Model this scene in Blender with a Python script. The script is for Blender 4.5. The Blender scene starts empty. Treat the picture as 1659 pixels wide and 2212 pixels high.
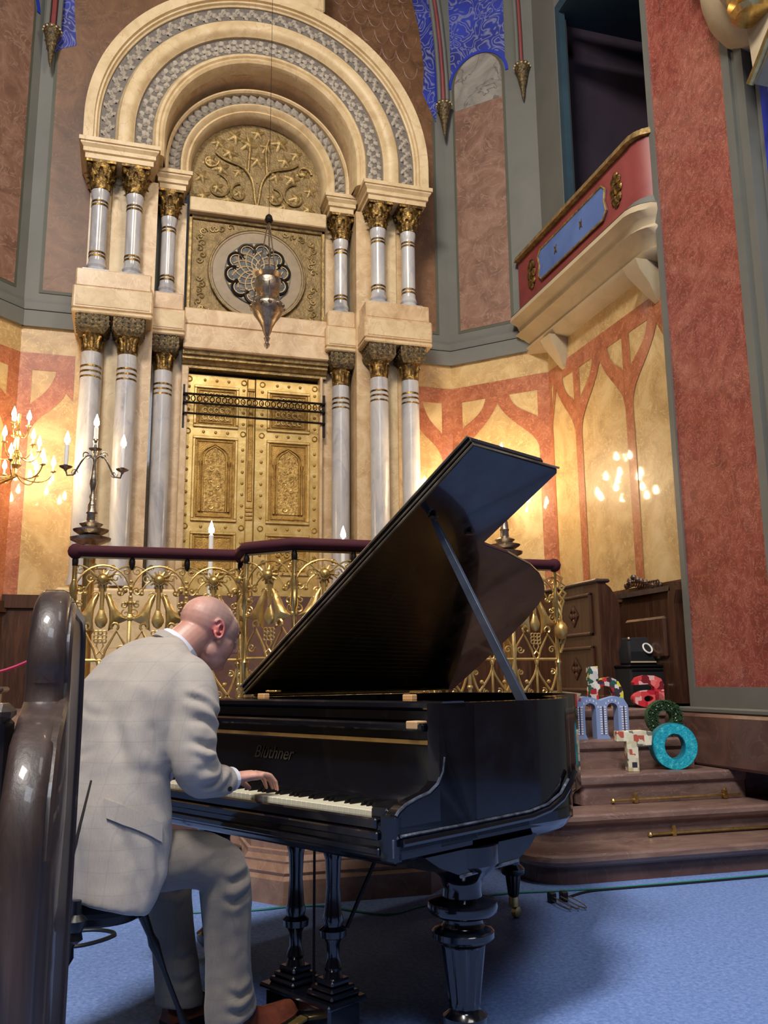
import bpy, bmesh, math, random
from math import pi, sin, cos, radians, atan2, sqrt
from mathutils import Vector, Matrix, noise

S = bpy.context.scene
COL = S.collection
rnd = random.Random(7)

# ------------------------------------------------------------------ camera
# world frame: X along the ark wall, Y into the wall, Z up, metres
CAM = Vector((-1.11, -8.14, 1.09))
YAW, PITCH, ROLL = radians(-16.3), radians(10.8), radians(0.54)
fw = Vector((-sin(YAW) * cos(PITCH), cos(YAW) * cos(PITCH), sin(PITCH)))
rt = Vector((cos(YAW), sin(YAW), 0))
up = rt.cross(fw)
r2 = rt * cos(ROLL) - up * sin(ROLL)
u2 = up * cos(ROLL) + rt * sin(ROLL)
cd = bpy.data.cameras.new('camera')
cam = bpy.data.objects.new('camera', cd)
COL.objects.link(cam)
cam.matrix_world = Matrix(((r2.x, u2.x, -fw.x, CAM.x), (r2.y, u2.y, -fw.y, CAM.y), (r2.z, u2.z, -fw.z, CAM.z), (0, 0, 0, 1)))
cd.sensor_fit = 'VERTICAL'
cd.sensor_height = 36.0
cd.lens = 36.0 * 1900.0 / 2212.0
cd.clip_start = 0.05
S.camera = cam

# ------------------------------------------------------------------ colour management, exposure
S.view_settings.view_transform = 'Standard'
S.view_settings.look = 'None'
S.view_settings.gamma = 1.0
S.view_settings.use_curve_mapping = False
S.view_settings.exposure = 0.0
S.cycles.use_denoising = True
S.cycles.max_bounces = 6
S.cycles.diffuse_bounces = 3
S.cycles.glossy_bounces = 3
S.cycles.transmission_bounces = 4
S.cycles.sample_clamp_indirect = 4.0
S.cycles.caustics_reflective = False
S.cycles.caustics_refractive = False

# ------------------------------------------------------------------ world: faint fill, the hall is closed
wd = bpy.data.worlds.new('world')
S.world = wd
wd.use_nodes = True
wd.node_tree.nodes['Background'].inputs[0].default_value = (0.75, 0.80, 1.0, 1)
wd.node_tree.nodes['Background'].inputs[1].default_value = 0.05

# ------------------------------------------------------------------ lights
def lamp(name, kind, loc, power, col, size=0.1, aim=None, sy=None, spread=None):
    d = bpy.data.lights.new(name, kind)
    d.energy = power
    d.color = col
    if kind == 'AREA':
        d.size = size
        if sy:
            d.shape = 'RECTANGLE'; d.size_y = sy
        if spread: d.spread = spread
    else:
        d.shadow_soft_size = size
    o = bpy.data.objects.new(name, d)
    COL.objects.link(o)
    o.location = loc
    if aim is not None:
        o.rotation_euler = (Vector(aim) - Vector(loc)).to_track_quat('-Z', 'Y').to_euler()
    return o
WARM = (1.0, 0.70, 0.36)
WHITE = (1.0, 0.93, 0.86)
COOL = (0.80, 0.88, 1.0)
# unseen area lights acting as the hall lighting over the nave
lamp('nave_main_light', 'AREA', (-3.3, -8.9, 9.8), 1000, WHITE, 1.8, (0.0, -4.4, 0.5), 1.8)
lamp('nave_side_light', 'AREA', (-1.0, -11.0, 6.8), 150, COOL, 1.8, (0.5, -4.2, 0.6), 1.8)
lamp('nave_high_light', 'AREA', (1.6, -6.8, 7.6), 105, WHITE, 2.0, (0.6, -3.4, 0.4), 2.0)
# unseen area light that brightens the ark from above
lamp('ark_fill_light', 'AREA', (0.1, -3.6, 7.6), 66, (1.0, 0.84, 0.62), 0.9, (0.05, 0.1, 4.6), 0.6)

# ------------------------------------------------------------------ helpers
def s2l(c):
    c = c / 255.0
    return c / 12.92 if c <= 0.04045 else ((c + 0.055) / 1.055) ** 2.4
def C3(r, g, b):
    return (s2l(r), s2l(g), s2l(b), 1.0)

class NT:
    def __init__(s, name):
        s.m = bpy.data.materials.new(name); s.m.use_nodes = True
        s.t = s.m.node_tree; s.b = s.t.nodes['Principled BSDF']
    def n(s, kind, **kw):
        o = s.t.nodes.new(kind)
        for k, v in kw.items():
            if k.startswith('i_'):
                key = k[2:]
                o.inputs[int(key) if key.isdigit() else key.replace('_', ' ')].default_value = v
            else: setattr(o, k, v)
        return o
    def l(s, a, b): s.t.links.new(a, b)
    def coord(s, scale=(1, 1, 1), world=False):
        tc = s.n('ShaderNodeNewGeometry') if world else s.n('ShaderNodeTexCoord')
        mp = s.n('ShaderNodeMapping'); mp.inputs['Scale'].default_value = scale
        s.l(tc.outputs['Position' if world else 'Object'], mp.inputs[0])
        return mp.outputs[0]
    def noise(s, vec, scale, detail=4, rough=0.6, dist=0.0):
        o = s.n('ShaderNodeTexNoise'); s.l(vec, o.inputs['Vector'])
        o.inputs['Scale'].default_value = scale; o.inputs['Detail'].default_value = detail
        o.inputs['Roughness'].default_value = rough; o.inputs['Distortion'].default_value = dist
        return o.outputs[0]
    def ramp(s, fac, stops, interp='LINEAR'):
        o = s.n('ShaderNodeValToRGB'); s.l(fac, o.inputs[0]); cr = o.color_ramp
        cr.interpolation = interp
        while len(cr.elements) < len(stops): cr.elements.new(0.5)
        for e, (p, c) in zip(cr.elements, stops):
            e.position = p; e.color = c if len(c) == 4 else (*c, 1)
        return o.outputs[0]
    def mix(s, fac, a, b, mode='MIX'):
        o = s.n('ShaderNodeMix', data_type='RGBA', blend_type=mode)
        if isinstance(fac, (int, float)): o.inputs[0].default_value = fac
        else: s.l(fac, o.inputs[0])
        for k, v in ((6, a), (7, b)):
            if isinstance(v, tuple): o.inputs[k].default_value = v
            else: s.l(v, o.inputs[k])
        return o.outputs[2]
    def bump(s, h, strength, dist=0.01):
        o = s.n('ShaderNodeBump'); s.l(h, o.inputs['Height'])
        o.inputs['Strength'].default_value = strength; o.inputs['Distance'].default_value = dist
        s.l(o.outputs[0], s.b.inputs['Normal'])
    def set(s, **kw):
        for k, v in kw.items():
            s.b.inputs[k.replace('_', ' ')].default_value = v

def mottled(name, stops, scale=4, rough=0.5, metal=0.0, bump=0.0, bscale=None, coat=0.0, dist=0.6, detail=6, stretch=(1, 1, 1), vein=None, vscale=3, vw=0.03, world=False, bdist=0.01, spec=None, vrough=0.5):
    t = NT(name); v = t.coord(stretch, world)
    nz = t.noise(v, scale, detail, 0.62, dist)
    c = t.ramp(nz, stops)
    if vein:
        v2 = t.noise(v, vscale, 5, vrough, 1.4)
        line = t.ramp(v2, [(0.5 - vw, (0, 0, 0)), (0.5, (1, 1, 1)), (0.5 + vw, (0, 0, 0))])
        c = t.mix(line, c, vein)
    t.l(c, t.b.inputs['Base Color'])
    t.set(Roughness=rough, Metallic=metal)
    if coat: t.set(Coat_Weight=coat, Coat_Roughness=0.06)
    if spec is not None: t.b.inputs['Specular IOR Level'].default_value = spec
    if bump:
        t.bump(t.noise(v, bscale or scale * 4, 4), bump, bdist)
    return t.m
def plain(name, col, rough=0.5, metal=0.0, coat=0.0, emit=None, es=0.0):
    t = NT(name); t.set(Base_Color=col, Roughness=rough, Metallic=metal)
    if coat: t.set(Coat_Weight=coat, Coat_Roughness=0.05)
    if emit: t.set(Emission_Color=emit, Emission_Strength=es)
    return t.m

class MB:
    """collects simple shapes, then links them as ONE mesh object"""
    def __init__(s):
        s.v = []; s.f = []; s.M = Matrix.Identity(4)
    def add(s, vs, fs):
        o = len(s.v)
        s.v += [s.M @ Vector(p) for p in vs]
        s.f += [tuple(i + o for i in f) for f in fs]
        return s
    def box(s, x0, x1, y0, y1, z0, z1):
        return s.add([(x0, y0, z0), (x1, y0, z0), (x1, y1, z0), (x0, y1, z0), (x0, y0, z1), (x1, y0, z1), (x1, y1, z1), (x0, y1, z1)],
                     [(0, 3, 2, 1), (4, 5, 6, 7), (0, 1, 5, 4), (1, 2, 6, 5), (2, 3, 7, 6), (3, 0, 4, 7)])
    def bbox(s, x0, x1, y0, y1, z0, z1, b=0.01):
        """box with chamfered edges"""
        b = min(b, (x1 - x0) / 2.1, (y1 - y0) / 2.1, (z1 - z0) / 2.1)
        def ring(z, i):
            return [(x0 + i, y0 + b, z), (x0 + b, y0 + i, z), (x1 - b, y0 + i, z), (x1 - i, y0 + b, z),
                    (x1 - i, y1 - b, z), (x1 - b, y1 - i, z), (x0 + b, y1 - i, z), (x0 + i, y1 - b, z)]
        return s.loft([ring(z0, b), ring(z0 + b, 0), ring(z1 - b, 0), ring(z1, b)], True)
    def loft(s, rings, cap=True, closed=True):
        n = len(rings[0]); vs = [p for r in rings for p in r]; fs = []
        for k in range(len(rings) - 1):
            for i in range(n if closed else n - 1):
                j = (i + 1) % n
                fs.append((k * n + i, k * n + j, (k + 1) * n + j, (k + 1) * n + i))
        if cap and closed:
            fs.append(tuple(range(n))[::-1]); fs.append(tuple((len(rings) - 1) * n + i for i in range(n)))
        return s.add(vs, fs)
    def lathe(s, prof, seg=24, at=(0, 0, 0), cap=True, sx=1, sy=1, a0=0.0):
        return s.loft([[(at[0] + r * sx * cos(a0 + 2 * pi * i / seg), at[1] + r * sy * sin(a0 + 2 * pi * i / seg), at[2] + z) for i in range(seg)] for r, z in prof], cap)
    def tube(s, pts, r, seg=8, closed=False, flat=1.0, cap=True):
        pts = [Vector(p) for p in pts]; n = len(pts)
        rs = r if isinstance(r, (list, tuple)) else [r] * n
        rings = []; prev = None
        for i in range(n):
            if closed: t = pts[(i + 1) % n] - pts[i - 1]
            else: t = pts[min(i + 1, n - 1)] - pts[max(i - 1, 0)]
            if t.length < 1e-9: t = Vector((0, 0, 1))
            t.normalize()
            if prev is None:
                a = Vector((0, 0, 1)) if abs(t.z) < 0.9 else Vector((0, 1, 0))
                nn = t.cross(a).normalized()
            else:
                nn = (prev - t * prev.dot(t))
                nn = nn.normalized() if nn.length > 1e-6 else t.orthogonal().normalized()
            prev = nn; bb = t.cross(nn)
            rings.append([pts[i] + nn * cos(2 * pi * k / seg) * rs[i] + bb * sin(2 * pi * k / seg) * rs[i] * flat for k in range(seg)])
        if closed: rings.append(rings[0])
        return s.loft(rings, cap and not closed)
    def prism(s, poly, y0, y1, plane='XZ'):
        """poly in the given plane, extruded along the remaining axis"""
        def P(p, h):
            return {'XZ': (p[0], h, p[1]), 'XY': (p[0], p[1], h), 'YZ': (h, p[0], p[1])}[plane]
        n = len(poly)
        vs = [P(p, y0) for p in poly] + [P(p, y1) for p in poly]
        fs = [tuple(range(n)), tuple(range(2 * n - 1, n - 1, -1))] + [(i, i + n, (i + 1) % n + n, (i + 1) % n) for i in range(n)]
        return s.add(vs, fs)
    def arc(s, c, r0, r1, y0, y1, a0=0, a1=pi, n=40):
        """half-ring slab in the XZ plane (angles from +X up)"""
        rings = []
        for i in range(n + 1):
            a = a0 + (a1 - a0) * i / n; x, z = cos(a), sin(a)
            rings.append([(c[0] + r0 * x, y0, c[1] + r0 * z), (c[0] + r1 * x, y0, c[1] + r1 * z), (c[0] + r1 * x, y1, c[1] + r1 * z), (c[0] + r0 * x, y1, c[1] + r0 * z)])
        return s.loft(rings, True)
    def arcprof(s, c, prof, a0=0, a1=pi, n=48, stilt=0.0):
        """sweep a closed (r, y) profile round an arch, with straight feet of length stilt"""
        rings = []
        if stilt: rings.append([(c[0] + r * cos(a0), y, c[1] - stilt) for r, y in prof])
        for i in range(n + 1):
            a = a0 + (a1 - a0) * i / n
            rings.append([(c[0] + r * cos(a), y, c[1] + r * sin(a)) for r, y in prof])
        if stilt: rings.append([(c[0] + r * cos(a1), y, c[1] - stilt) for r, y in prof])
        return s.loft(rings, True)
    def ball(s, c, r, seg=12, sz=1.0, sx=1.0, sy=1.0):
        k = max(4, seg // 2)
        return s.lathe([(r * sin(pi * i / k) if 0 < i < k else r * 0.02, -r * sz * cos(pi * i / k)) for i in range(k + 1)], seg, c, True, sx, sy)
    def build(s, name, mat, parent=None, smooth=True, ang=35, bevel=0.0, loc=None, fix=True):
        me = bpy.data.meshes.new(name)
        me.from_pydata([tuple(p) for p in s.v], [], s.f)
        if fix:
            bm = bmesh.new(); bm.from_mesh(me)
            bmesh.ops.recalc_face_normals(bm, faces=bm.faces)
            bm.to_mesh(me); bm.free()
        me.materials.append(mat)
        if smooth:
            me.polygons.foreach_set('use_smooth', [True] * len(me.polygons))
            me.set_sharp_from_angle(angle=radians(ang))
        o = bpy.data.objects.new(name, me); COL.objects.link(o)
        if parent: o.parent = parent
        if loc: o.location = loc
        if bevel:
            b = o.modifiers.new('bevel', 'BEVEL'); b.width = bevel; b.segments = 2; b.limit_method = 'ANGLE'; b.angle_limit = radians(40)
        return o

def tag(o, label=None, cat=None, group=None, kind=None):
    if label: o['label'] = label
    if cat: o['category'] = cat
    if group: o['group'] = group
    if kind: o['kind'] = kind
    return o
def empty(name, loc=(0, 0, 0), rz=0.0, label=None, cat=None, group=None):
    o = bpy.data.objects.new(name, None); COL.objects.link(o)
    o.location = loc; o.rotation_euler = (0, 0, rz); o.empty_display_size = 0.1
    return tag(o, label, cat, group)
def struct(o):
    o['kind'] = 'structure'; return o
def dup(src, parent, M):
    """copy of a part (with its sub-parts), sharing mesh data, placed by matrix M in the parent's space"""
    c = src.copy(); COL.objects.link(c); c.parent = parent; c.matrix_basis = M @ src.matrix_basis
    for ch in src.children:
        d = ch.copy(); COL.objects.link(d); d.parent = c
    return c
def copy_tree(o, parent=None):
    c = o.copy(); COL.objects.link(c); c.parent = parent
    for ch in list(o.children): copy_tree(ch, c)
    return c
def T(x=0, y=0, z=0): return Matrix.Translation((x, y, z))
def RZ(a): return Matrix.Rotation(a, 4, 'Z')
def RY(a): return Matrix.Rotation(a, 4, 'Y')
def RX(a): return Matrix.Rotation(a, 4, 'X')
def bez(p0, p1, p2, p3, n=10):
    out = []
    for i in range(n + 1):
        t = i / n; u = 1 - t
        out.append(tuple(u**3 * a + 3 * u*u*t * b + 3 * u*t*t * c + t**3 * d for a, b, c, d in zip(p0, p1, p2, p3)))
    return out
# ------------------------------------------------------------------ materials
M_cream = mottled('cream_stone', [(0.3, C3(184, 158, 116)), (0.5, C3(204, 180, 138)), (0.7, C3(216, 194, 156))], 5, 0.5, bump=0.12, bscale=30, vein=C3(192, 160, 122), vscale=2.5, vw=0.012)
M_cream2 = mottled('pink_cream_marble', [(0.3, C3(178, 144, 104)), (0.52, C3(200, 170, 128)), (0.7, C3(214, 188, 150))], 6, 0.35, bump=0.05, vein=C3(212, 186, 148), vscale=4, vw=0.02)
M_white = mottled('white_column_marble', [(0.3, C3(140, 140, 146)), (0.5, C3(178, 176, 176)), (0.72, C3(200, 197, 192))], 3, 0.22, dist=1.6, stretch=(1, 1, 0.35), vein=C3(166, 166, 174), vscale=1.6, vw=0.015)
M_greystone = mottled('grey_carved_stone', [(0.3, C3(88, 82, 78)), (0.7, C3(120, 112, 104))], 30, 0.7, bump=0.3, bscale=60)
M_leafstone = mottled('pale_carved_leaf', [(0.3, C3(134, 126, 116)), (0.7, C3(180, 170, 154))], 20, 0.6, bump=0.2, bscale=50)
M_bronze = mottled('dark_gilt_bronze', [(0.36, C3(58, 44, 26)), (0.52, C3(112, 86, 44)), (0.68, C3(196, 158, 84))], 22, 0.38, metal=0.7, bump=0.5, bscale=70)
M_darkcap = mottled('dark_carved_capital', [(0.36, C3(48, 42, 34)), (0.55, C3(98, 82, 52)), (0.72, C3(168, 138, 82))], 40, 0.5, metal=0.4, bump=0.8, bscale=60)
M_oldgold = mottled('old_gold_relief', [(0.3, C3(108, 88, 52)), (0.5, C3(144, 120, 74)), (0.7, C3(188, 160, 102))], 16, 0.42, metal=0.45, bump=0.5, bscale=55)
M_oldgold2 = mottled('olive_gold_ground', [(0.3, C3(100, 82, 50)), (0.7, C3(146, 122, 78))], 14, 0.45, metal=0.4, bump=0.9, bscale=46)
M_taupe = mottled('taupe_stone_disc', [(0.3, C3(128, 110, 84)), (0.7, C3(150, 132, 104))], 8, 0.5)
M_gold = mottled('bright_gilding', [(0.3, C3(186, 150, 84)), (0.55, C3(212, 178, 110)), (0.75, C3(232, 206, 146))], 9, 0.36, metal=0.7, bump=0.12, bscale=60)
M_goldd = mottled('dark_gilding', [(0.3, C3(134, 100, 44)), (0.7, C3(186, 146, 76))], 12, 0.42, metal=0.65, bump=0.5, bscale=90)  # darker gold for beads, bosses and panel fields
M_goldp = mottled('chased_gold_panel', [(0.35, C3(140, 108, 56)), (0.5, C3(186, 150, 84)), (0.66, C3(222, 190, 120))], 34, 0.38, metal=0.6, bump=0.9, bscale=42, bdist=0.02)
M_brass = mottled('pale_brass', [(0.3, C3(176, 140, 76)), (0.7, C3(236, 208, 140))], 14, 0.26, metal=0.9)
M_silver = mottled('tarnished_silver', [(0.3, C3(112, 98, 84)), (0.7, C3(190, 176, 156))], 18, 0.28, metal=0.9, bump=0.3, bscale=60)
M_iron = plain('black_iron', C3(34, 26, 22), 0.5, 0.6)
M_gothwall = mottled('polished_ochre_stucco', [(0.28, C3(156, 126, 80)), (0.5, C3(186, 156, 106)), (0.72, C3(208, 184, 136))], 2.6, 0.42, bump=0.0, coat=0.6, world=True, vein=C3(208, 182, 128), vscale=9, vw=0.02, dist=1.2)
M_red = mottled('painted_red_stucco', [(0.28, C3(134, 74, 48)), (0.5, C3(156, 92, 62)), (0.72, C3(176, 116, 82))], 5, 0.42, coat=0.6, world=True, vein=C3(200, 132, 96), vscale=12, vw=0.02, dist=1.2)
M_pier = mottled('polished_red_marble', [(0.25, C3(104, 48, 42)), (0.5, C3(138, 68, 60)), (0.75, C3(160, 94, 82))], 3.4, 0.22, coat=0.5, world=True, vein=C3(192, 134, 116), vscale=11, vw=0.014, dist=2.0, vrough=0.7)
M_panel = mottled('marbled_salmon_panel', [(0.28, C3(100, 72, 58)), (0.5, C3(128, 94, 78)), (0.72, C3(148, 116, 98))], 3.4, 0.45, world=True, vein=C3(150, 120, 102), vscale=5, vw=0.02, dist=1.4)
M_panelb = mottled('marbled_brown_panel', [(0.28, C3(84, 56, 36)), (0.5, C3(108, 74, 48)), (0.72, C3(126, 90, 60))], 3, 0.5, world=True, vein=C3(124, 90, 62), vscale=5, vw=0.02, dist=1.4)
M_panelg = mottled('marbled_grey_panel', [(0.28, C3(110, 104, 98)), (0.5, C3(140, 134, 126)), (0.72, C3(160, 154, 146))], 3, 0.45, world=True, vein=C3(90, 86, 84), vscale=2.6, vw=0.02, dist=1.4)
M_grey = mottled('grey_green_paint', [(0.3, C3(94, 96, 90)), (0.7, C3(108, 108, 102))], 1.2, 0.6, world=True, bump=0.03)
M_greyd = mottled('dark_green_line', [(0.3, C3(70, 72, 60)), (0.7, C3(80, 82, 68))], 2, 0.6, world=True)
M_blueflat = plain('cobalt_paint', C3(28, 48, 160), 0.6)
def arabesque():
    t = NT('arabesque_blue'); v = t.coord((1, 1, 1), True)
    n1 = t.noise(v, 3.2, 1.5, 0.5, 1.8)
    a = t.ramp(n1, [(0.34, (0, 0, 0)), (0.37, (1, 1, 1)), (0.40, (0, 0, 0)), (0.45, (0, 0, 0)), (0.48, (1, 1, 1)), (0.51, (0, 0, 0)), (0.57, (0, 0, 0)), (0.60, (1, 1, 1)), (0.63, (0, 0, 0))])
    n2 = t.noise(v, 2.0, 2)
    base = t.ramp(n2, [(0.3, C3(30, 34, 108)), (0.7, C3(44, 60, 168))])
    t.l(t.mix(a, base, C3(122, 126, 160)), t.b.inputs['Base Color']); t.set(Roughness=0.6)
    return t.m
M_arab = arabesque()
M_carpet = mottled('blue_carpet', [(0.3, C3(98, 124, 182)), (0.5, C3(116, 144, 204)), (0.7, C3(138, 164, 218))], 60, 0.95, world=True, bump=0.5, bscale=260, spec=0.1, bdist=0.004)
M_stepst = mottled('red_brown_limestone', [(0.25, C3(100, 76, 68)), (0.5, C3(126, 100, 92)), (0.75, C3(148, 122, 110))], 3.5, 0.34, world=True, stretch=(0.6, 1, 2.0), vein=C3(150, 124, 116), vscale=6, vw=0.012, dist=1.5, bump=0.08, bscale=30)
M_stepdk = mottled('dark_brown_limestone', [(0.25, C3(74, 50, 44)), (0.75, C3(112, 82, 72))], 3, 0.35, world=True, vein=C3(112, 84, 76), vscale=3, vw=0.01, dist=1.4)
M_bay = mottled('rosy_limestone', [(0.25, C3(126, 94, 78)), (0.5, C3(156, 122, 102)), (0.75, C3(178, 148, 126))], 5, 0.4, world=True, vein=C3(168, 136, 116), vscale=6, vw=0.012, dist=1.3, bump=0.08, bscale=30)
M_wood = mottled('dark_oak', [(0.3, C3(46, 28, 20)), (0.55, C3(70, 44, 32)), (0.75, C3(92, 60, 44))], 5, 0.34, stretch=(6, 6, 0.6), bump=0.1, bscale=20, coat=0.2)
M_pew = mottled('worn_dark_pew_wood', [(0.3, C3(48, 38, 36)), (0.55, C3(70, 56, 52)), (0.78, C3(96, 80, 74))], 4, 0.42, stretch=(5, 5, 0.5), bump=0.10, bscale=14, coat=0.25)
M_dark = plain('dark_void', C3(14, 12, 16), 0.9)
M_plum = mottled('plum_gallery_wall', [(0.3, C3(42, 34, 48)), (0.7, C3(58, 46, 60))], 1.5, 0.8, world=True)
M_teal = mottled('teal_soffit', [(0.3, C3(34, 56, 70)), (0.7, C3(44, 70, 84))], 2, 0.6, world=True)
M_balc = mottled('cream_plaster', [(0.3, C3(168, 152, 122)), (0.7, C3(188, 172, 142))], 3, 0.6, world=True)
M_crim = mottled('crimson_paint', [(0.3, C3(116, 50, 50)), (0.7, C3(140, 66, 64))], 3, 0.5, world=True)
M_sky = mottled('pale_blue_paint', [(0.3, C3(74, 100, 160)), (0.7, C3(94, 122, 182))], 3, 0.5, world=True)
M_velvet = NT('maroon_velvet'); M_velvet.set(Base_Color=C3(62, 6, 22), Roughness=0.85, Sheen_Weight=0.2, Sheen_Roughness=0.4); M_velvet.b.inputs['Sheen Tint'].default_value = C3(190, 60, 90); M_velvet = M_velvet.m
M_wax = plain('white_wax', C3(236, 232, 224), 0.45)
M_flame = plain('flame_bulb', C3(255, 240, 200), 0.4, emit=(1.0, 0.86, 0.60, 1), es=60)
M_bulb = plain('electric_candle_bulb', C3(255, 240, 200), 0.4, emit=(1.0, 0.75, 0.44, 1), es=150)
M_nave = mottled('nave_plaster', [(0.3, C3(70, 56, 46)), (0.7, C3(92, 74, 60))], 1, 0.8, world=True)
M_ink = plain('dark_line_paint', C3(44, 36, 30), 0.6)

# ------------------------------------------------------------------ hall shell
def wallbox(name, m, *b):
    mb = MB()
    for q in b: mb.box(*q)
    return struct(mb.build(name, m, smooth=False))
fl = MB().add([(-7, -17, 0), (7, -17, 0), (7, 1.2, 0), (-7, 1.2, 0)], [(0, 1, 2, 3)]); struct(fl.build('floor', M_carpet, smooth=False, fix=False))
wallbox('ceiling', M_nave, (-7, 7, -17, 1.2, 11.0, 11.2))
wallbox('wall_front', M_nave, (-7.2, 7.2, -17.2, -17, 0, 11))
wallbox('wall_left', M_nave, (-7.2, -7, -17, 1.2, 0, 11))
wallbox('wall_right', M_nave, (7, 7.2, -17, 1.2, 0, 11))
# apse: back wall behind the ark, two diagonal walls, two side walls
ZB, ZT = 0.0, 11.0
def vface(mb, p, q, z0, z1, t=0.12):
    """wall slab from plan point p to q, its face towards the room, thickness away from it"""
    d = Vector((q[0] - p[0], q[1] - p[1], 0)).normalized(); n = Vector((d.y, -d.x, 0))   # room side
    a, b = Vector((p[0], p[1], 0)), Vector((q[0], q[1], 0)); c, e = b - n * t, a - n * t
    mb.add([(a.x, a.y, z0), (b.x, b.y, z0), (c.x, c.y, z0), (e.x, e.y, z0), (a.x, a.y, z1), (b.x, b.y, z1), (c.x, c.y, z1), (e.x, e.y, z1)],
           [(0, 3, 2, 1), (4, 5, 6, 7), (0, 1, 5, 4), (1, 2, 6, 5), (2, 3, 7, 6), (3, 0, 4, 7)])
BX, BY, SX, SY = 2.2, 0.5, 2.98, -0.28
class Facet:
    """local frame on an apse wall: u along the wall (left to right seen from the room), w out of it, z up"""
    def __init__(s, p, q):
        s.p = Vector((p[0], p[1], 0)); d = Vector((q[0] - p[0], q[1] - p[1], 0)); s.L = d.length; s.d = d / s.L
        s.n = Vector((s.d.y, -s.d.x, 0))
        s.M = Matrix(((s.d.x, -s.n.x, 0, s.p.x), (s.d.y, -s.n.y, 0, s.p.y), (0, 0, 1, 0), (0, 0, 0, 1)))   # local y = into the wall
F_back = Facet((-BX, BY), (BX, BY))
F_dr = Facet((BX, BY), (SX, SY)); F_dl = Facet((-SX, SY), (-BX, BY))
F_sr = Facet((SX, SY), (SX, -2.6)); F_sl = Facet((-SX, -2.6), (-SX, SY))
LOW = 4.47
for nm, F in (('wall_back', F_back), ('wall_diagonal_right', F_dr), ('wall_diagonal_left', F_dl), ('wall_apse_right', F_sr), ('wall_apse_left', F_sl)):
    mb = MB(); mb.M = F.M
    if F is F_back:
        mb.box(0, 1.35, 0, 0.14, 0, LOW); mb.box(3.1, F.L, 0, 0.14, 0, LOW); mb.box(1.35, 3.1, 0, .14, 0, 0.87)
    else:
        mb.box(0, F.L, 0, 0.14, 0, LOW)
    w = struct(mb.build(nm, M_gothwall, smooth=False))
    # ledge and grey field above
    g = MB(); g.M = F.M
    if F is F_back:
        g.box(0, 1.35, -.0, .14, LOW, ZT); g.box(3.1, F.L, -.0, .14, LOW, ZT); g.box(1.35, 3.1, 0, .14, 7.2, ZT)
        for a, b in ((0, 1.3), (3.1, F.L)): g.box(a, b, -0.035, 0, LOW, LOW + .16); g.box(a, b, -0.02, 0, LOW + .175, LOW + .25)
    elif F is F_sr:
        g.box(0, .50, 0, .14, LOW, ZT); g.box(.50, F.L, 0, .14, LOW, 4.75); g.box(.5, F.L, 0, .14, 8.9, ZT)
        g.box(0, .5, -0.035, 0, LOW, LOW + .16)
    else:
        g.box(0, F.L, 0, .14, LOW, ZT); g.box(0, F.L, -0.035, 0, LOW, LOW + .16); g.box(0, F.L, -0.02, 0, LOW + .175, LOW + .25)
    g.build('upper_wall', M_grey, w, smooth=False)
    F.w = w
# side gallery room seen through the opening
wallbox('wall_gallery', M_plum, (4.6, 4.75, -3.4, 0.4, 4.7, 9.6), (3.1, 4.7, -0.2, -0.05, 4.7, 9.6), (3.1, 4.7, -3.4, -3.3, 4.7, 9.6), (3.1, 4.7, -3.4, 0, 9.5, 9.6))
wallbox('trim_1', M_teal, (2.99, 4.6, -2.6, -.70, 8.0, 8.12), (2.99, 3.06, -.86, -.70, 4.8, 8.0), (3.0, 4.6, -2.6, -.8, 8.4, 8.46))

# ---- painted tracery on the polished lower walls (thin painted bands)
def band(mb, lo, hi, y=-0.004):
    rings = [[(a[0], y, a[1]), (b[0], y, b[1])] for a, b in zip(lo, hi)]
    n = len(rings); vs = [p for r in rings for p in r]
    mb.add(vs, [(2 * i, 2 * i + 1, 2 * i + 3, 2 * i + 2) for i in range(n - 1)])
R0, R1 = 4.04, 4.21
def half_bay(mb, u0, u1, w0):
    """trunk edge at u0 (half width w0 inside), apex at u1; u1 may be left or right of u0"""
    sg = 1 if u1 > u0 else -1; L = abs(u1 - u0)
    X = lambda t: u0 + sg * t
    low = bez((w0, 3.38), (w0 + .02, 3.62), (L - .16, 3.66), (L, 3.96), 10)
    hi = bez((w0, 3.74), (w0 + .12, 3.84), (L - .16, 3.86), (max(w0 + .02, L - .13), R0 + .02), 10)
    if L < .35: low = bez((w0 * .6, 3.5), (w0, 3.7), (L - .06, 3.75), (L, 3.98), 10); hi = bez((w0 * .6, 3.8), (w0 + .03, 3.86), (L - .08, 3.9), (L - .05, R0 + .02), 10)
    band(mb, [(X(a), z) for a, z in low], [(X(a), z) for a, z in hi], -.0055)
    band(mb, [(X(L), 3.96), (X(L), 3.96)], [(X(hi[-1][0]), R0 + .02), (X(L), R0 + .02)], -.0065)
def tracery(F, trunks, apex, w, uend=None, u0=0.0, mirror=False):
    mb = MB(); mb.M = F.M
    ue = uend or F.L
    band(mb, [(u0, R0), (ue, R0)], [(u0, R1), (ue, R1)])
    for (c, a, b) in trunks:
        band(mb, [(a, 1.2), (b, 1.2)], [(a, R0), (b, R0)], -0.0045)
    for (u, e, ap) in apex:
        half_bay(mb, u, ap, e)
    o = mb.build('painted_tracery', M_red, F.w, smooth=False, fix=False)
    return o
tracery(F_dr, [(0, 0, .125), (F_dr.L, F_dr.L - .13, F_dr.L)], [(0, .12, .53), (F_dr.L, .12, .53)], .12)
tracery(F_dl, [(0, 0, .13), (F_dl.L, F_dl.L - .125, F_dl.L)], [(0, .12, .57), (F_dl.L, .12, .57)], .12)
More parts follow.
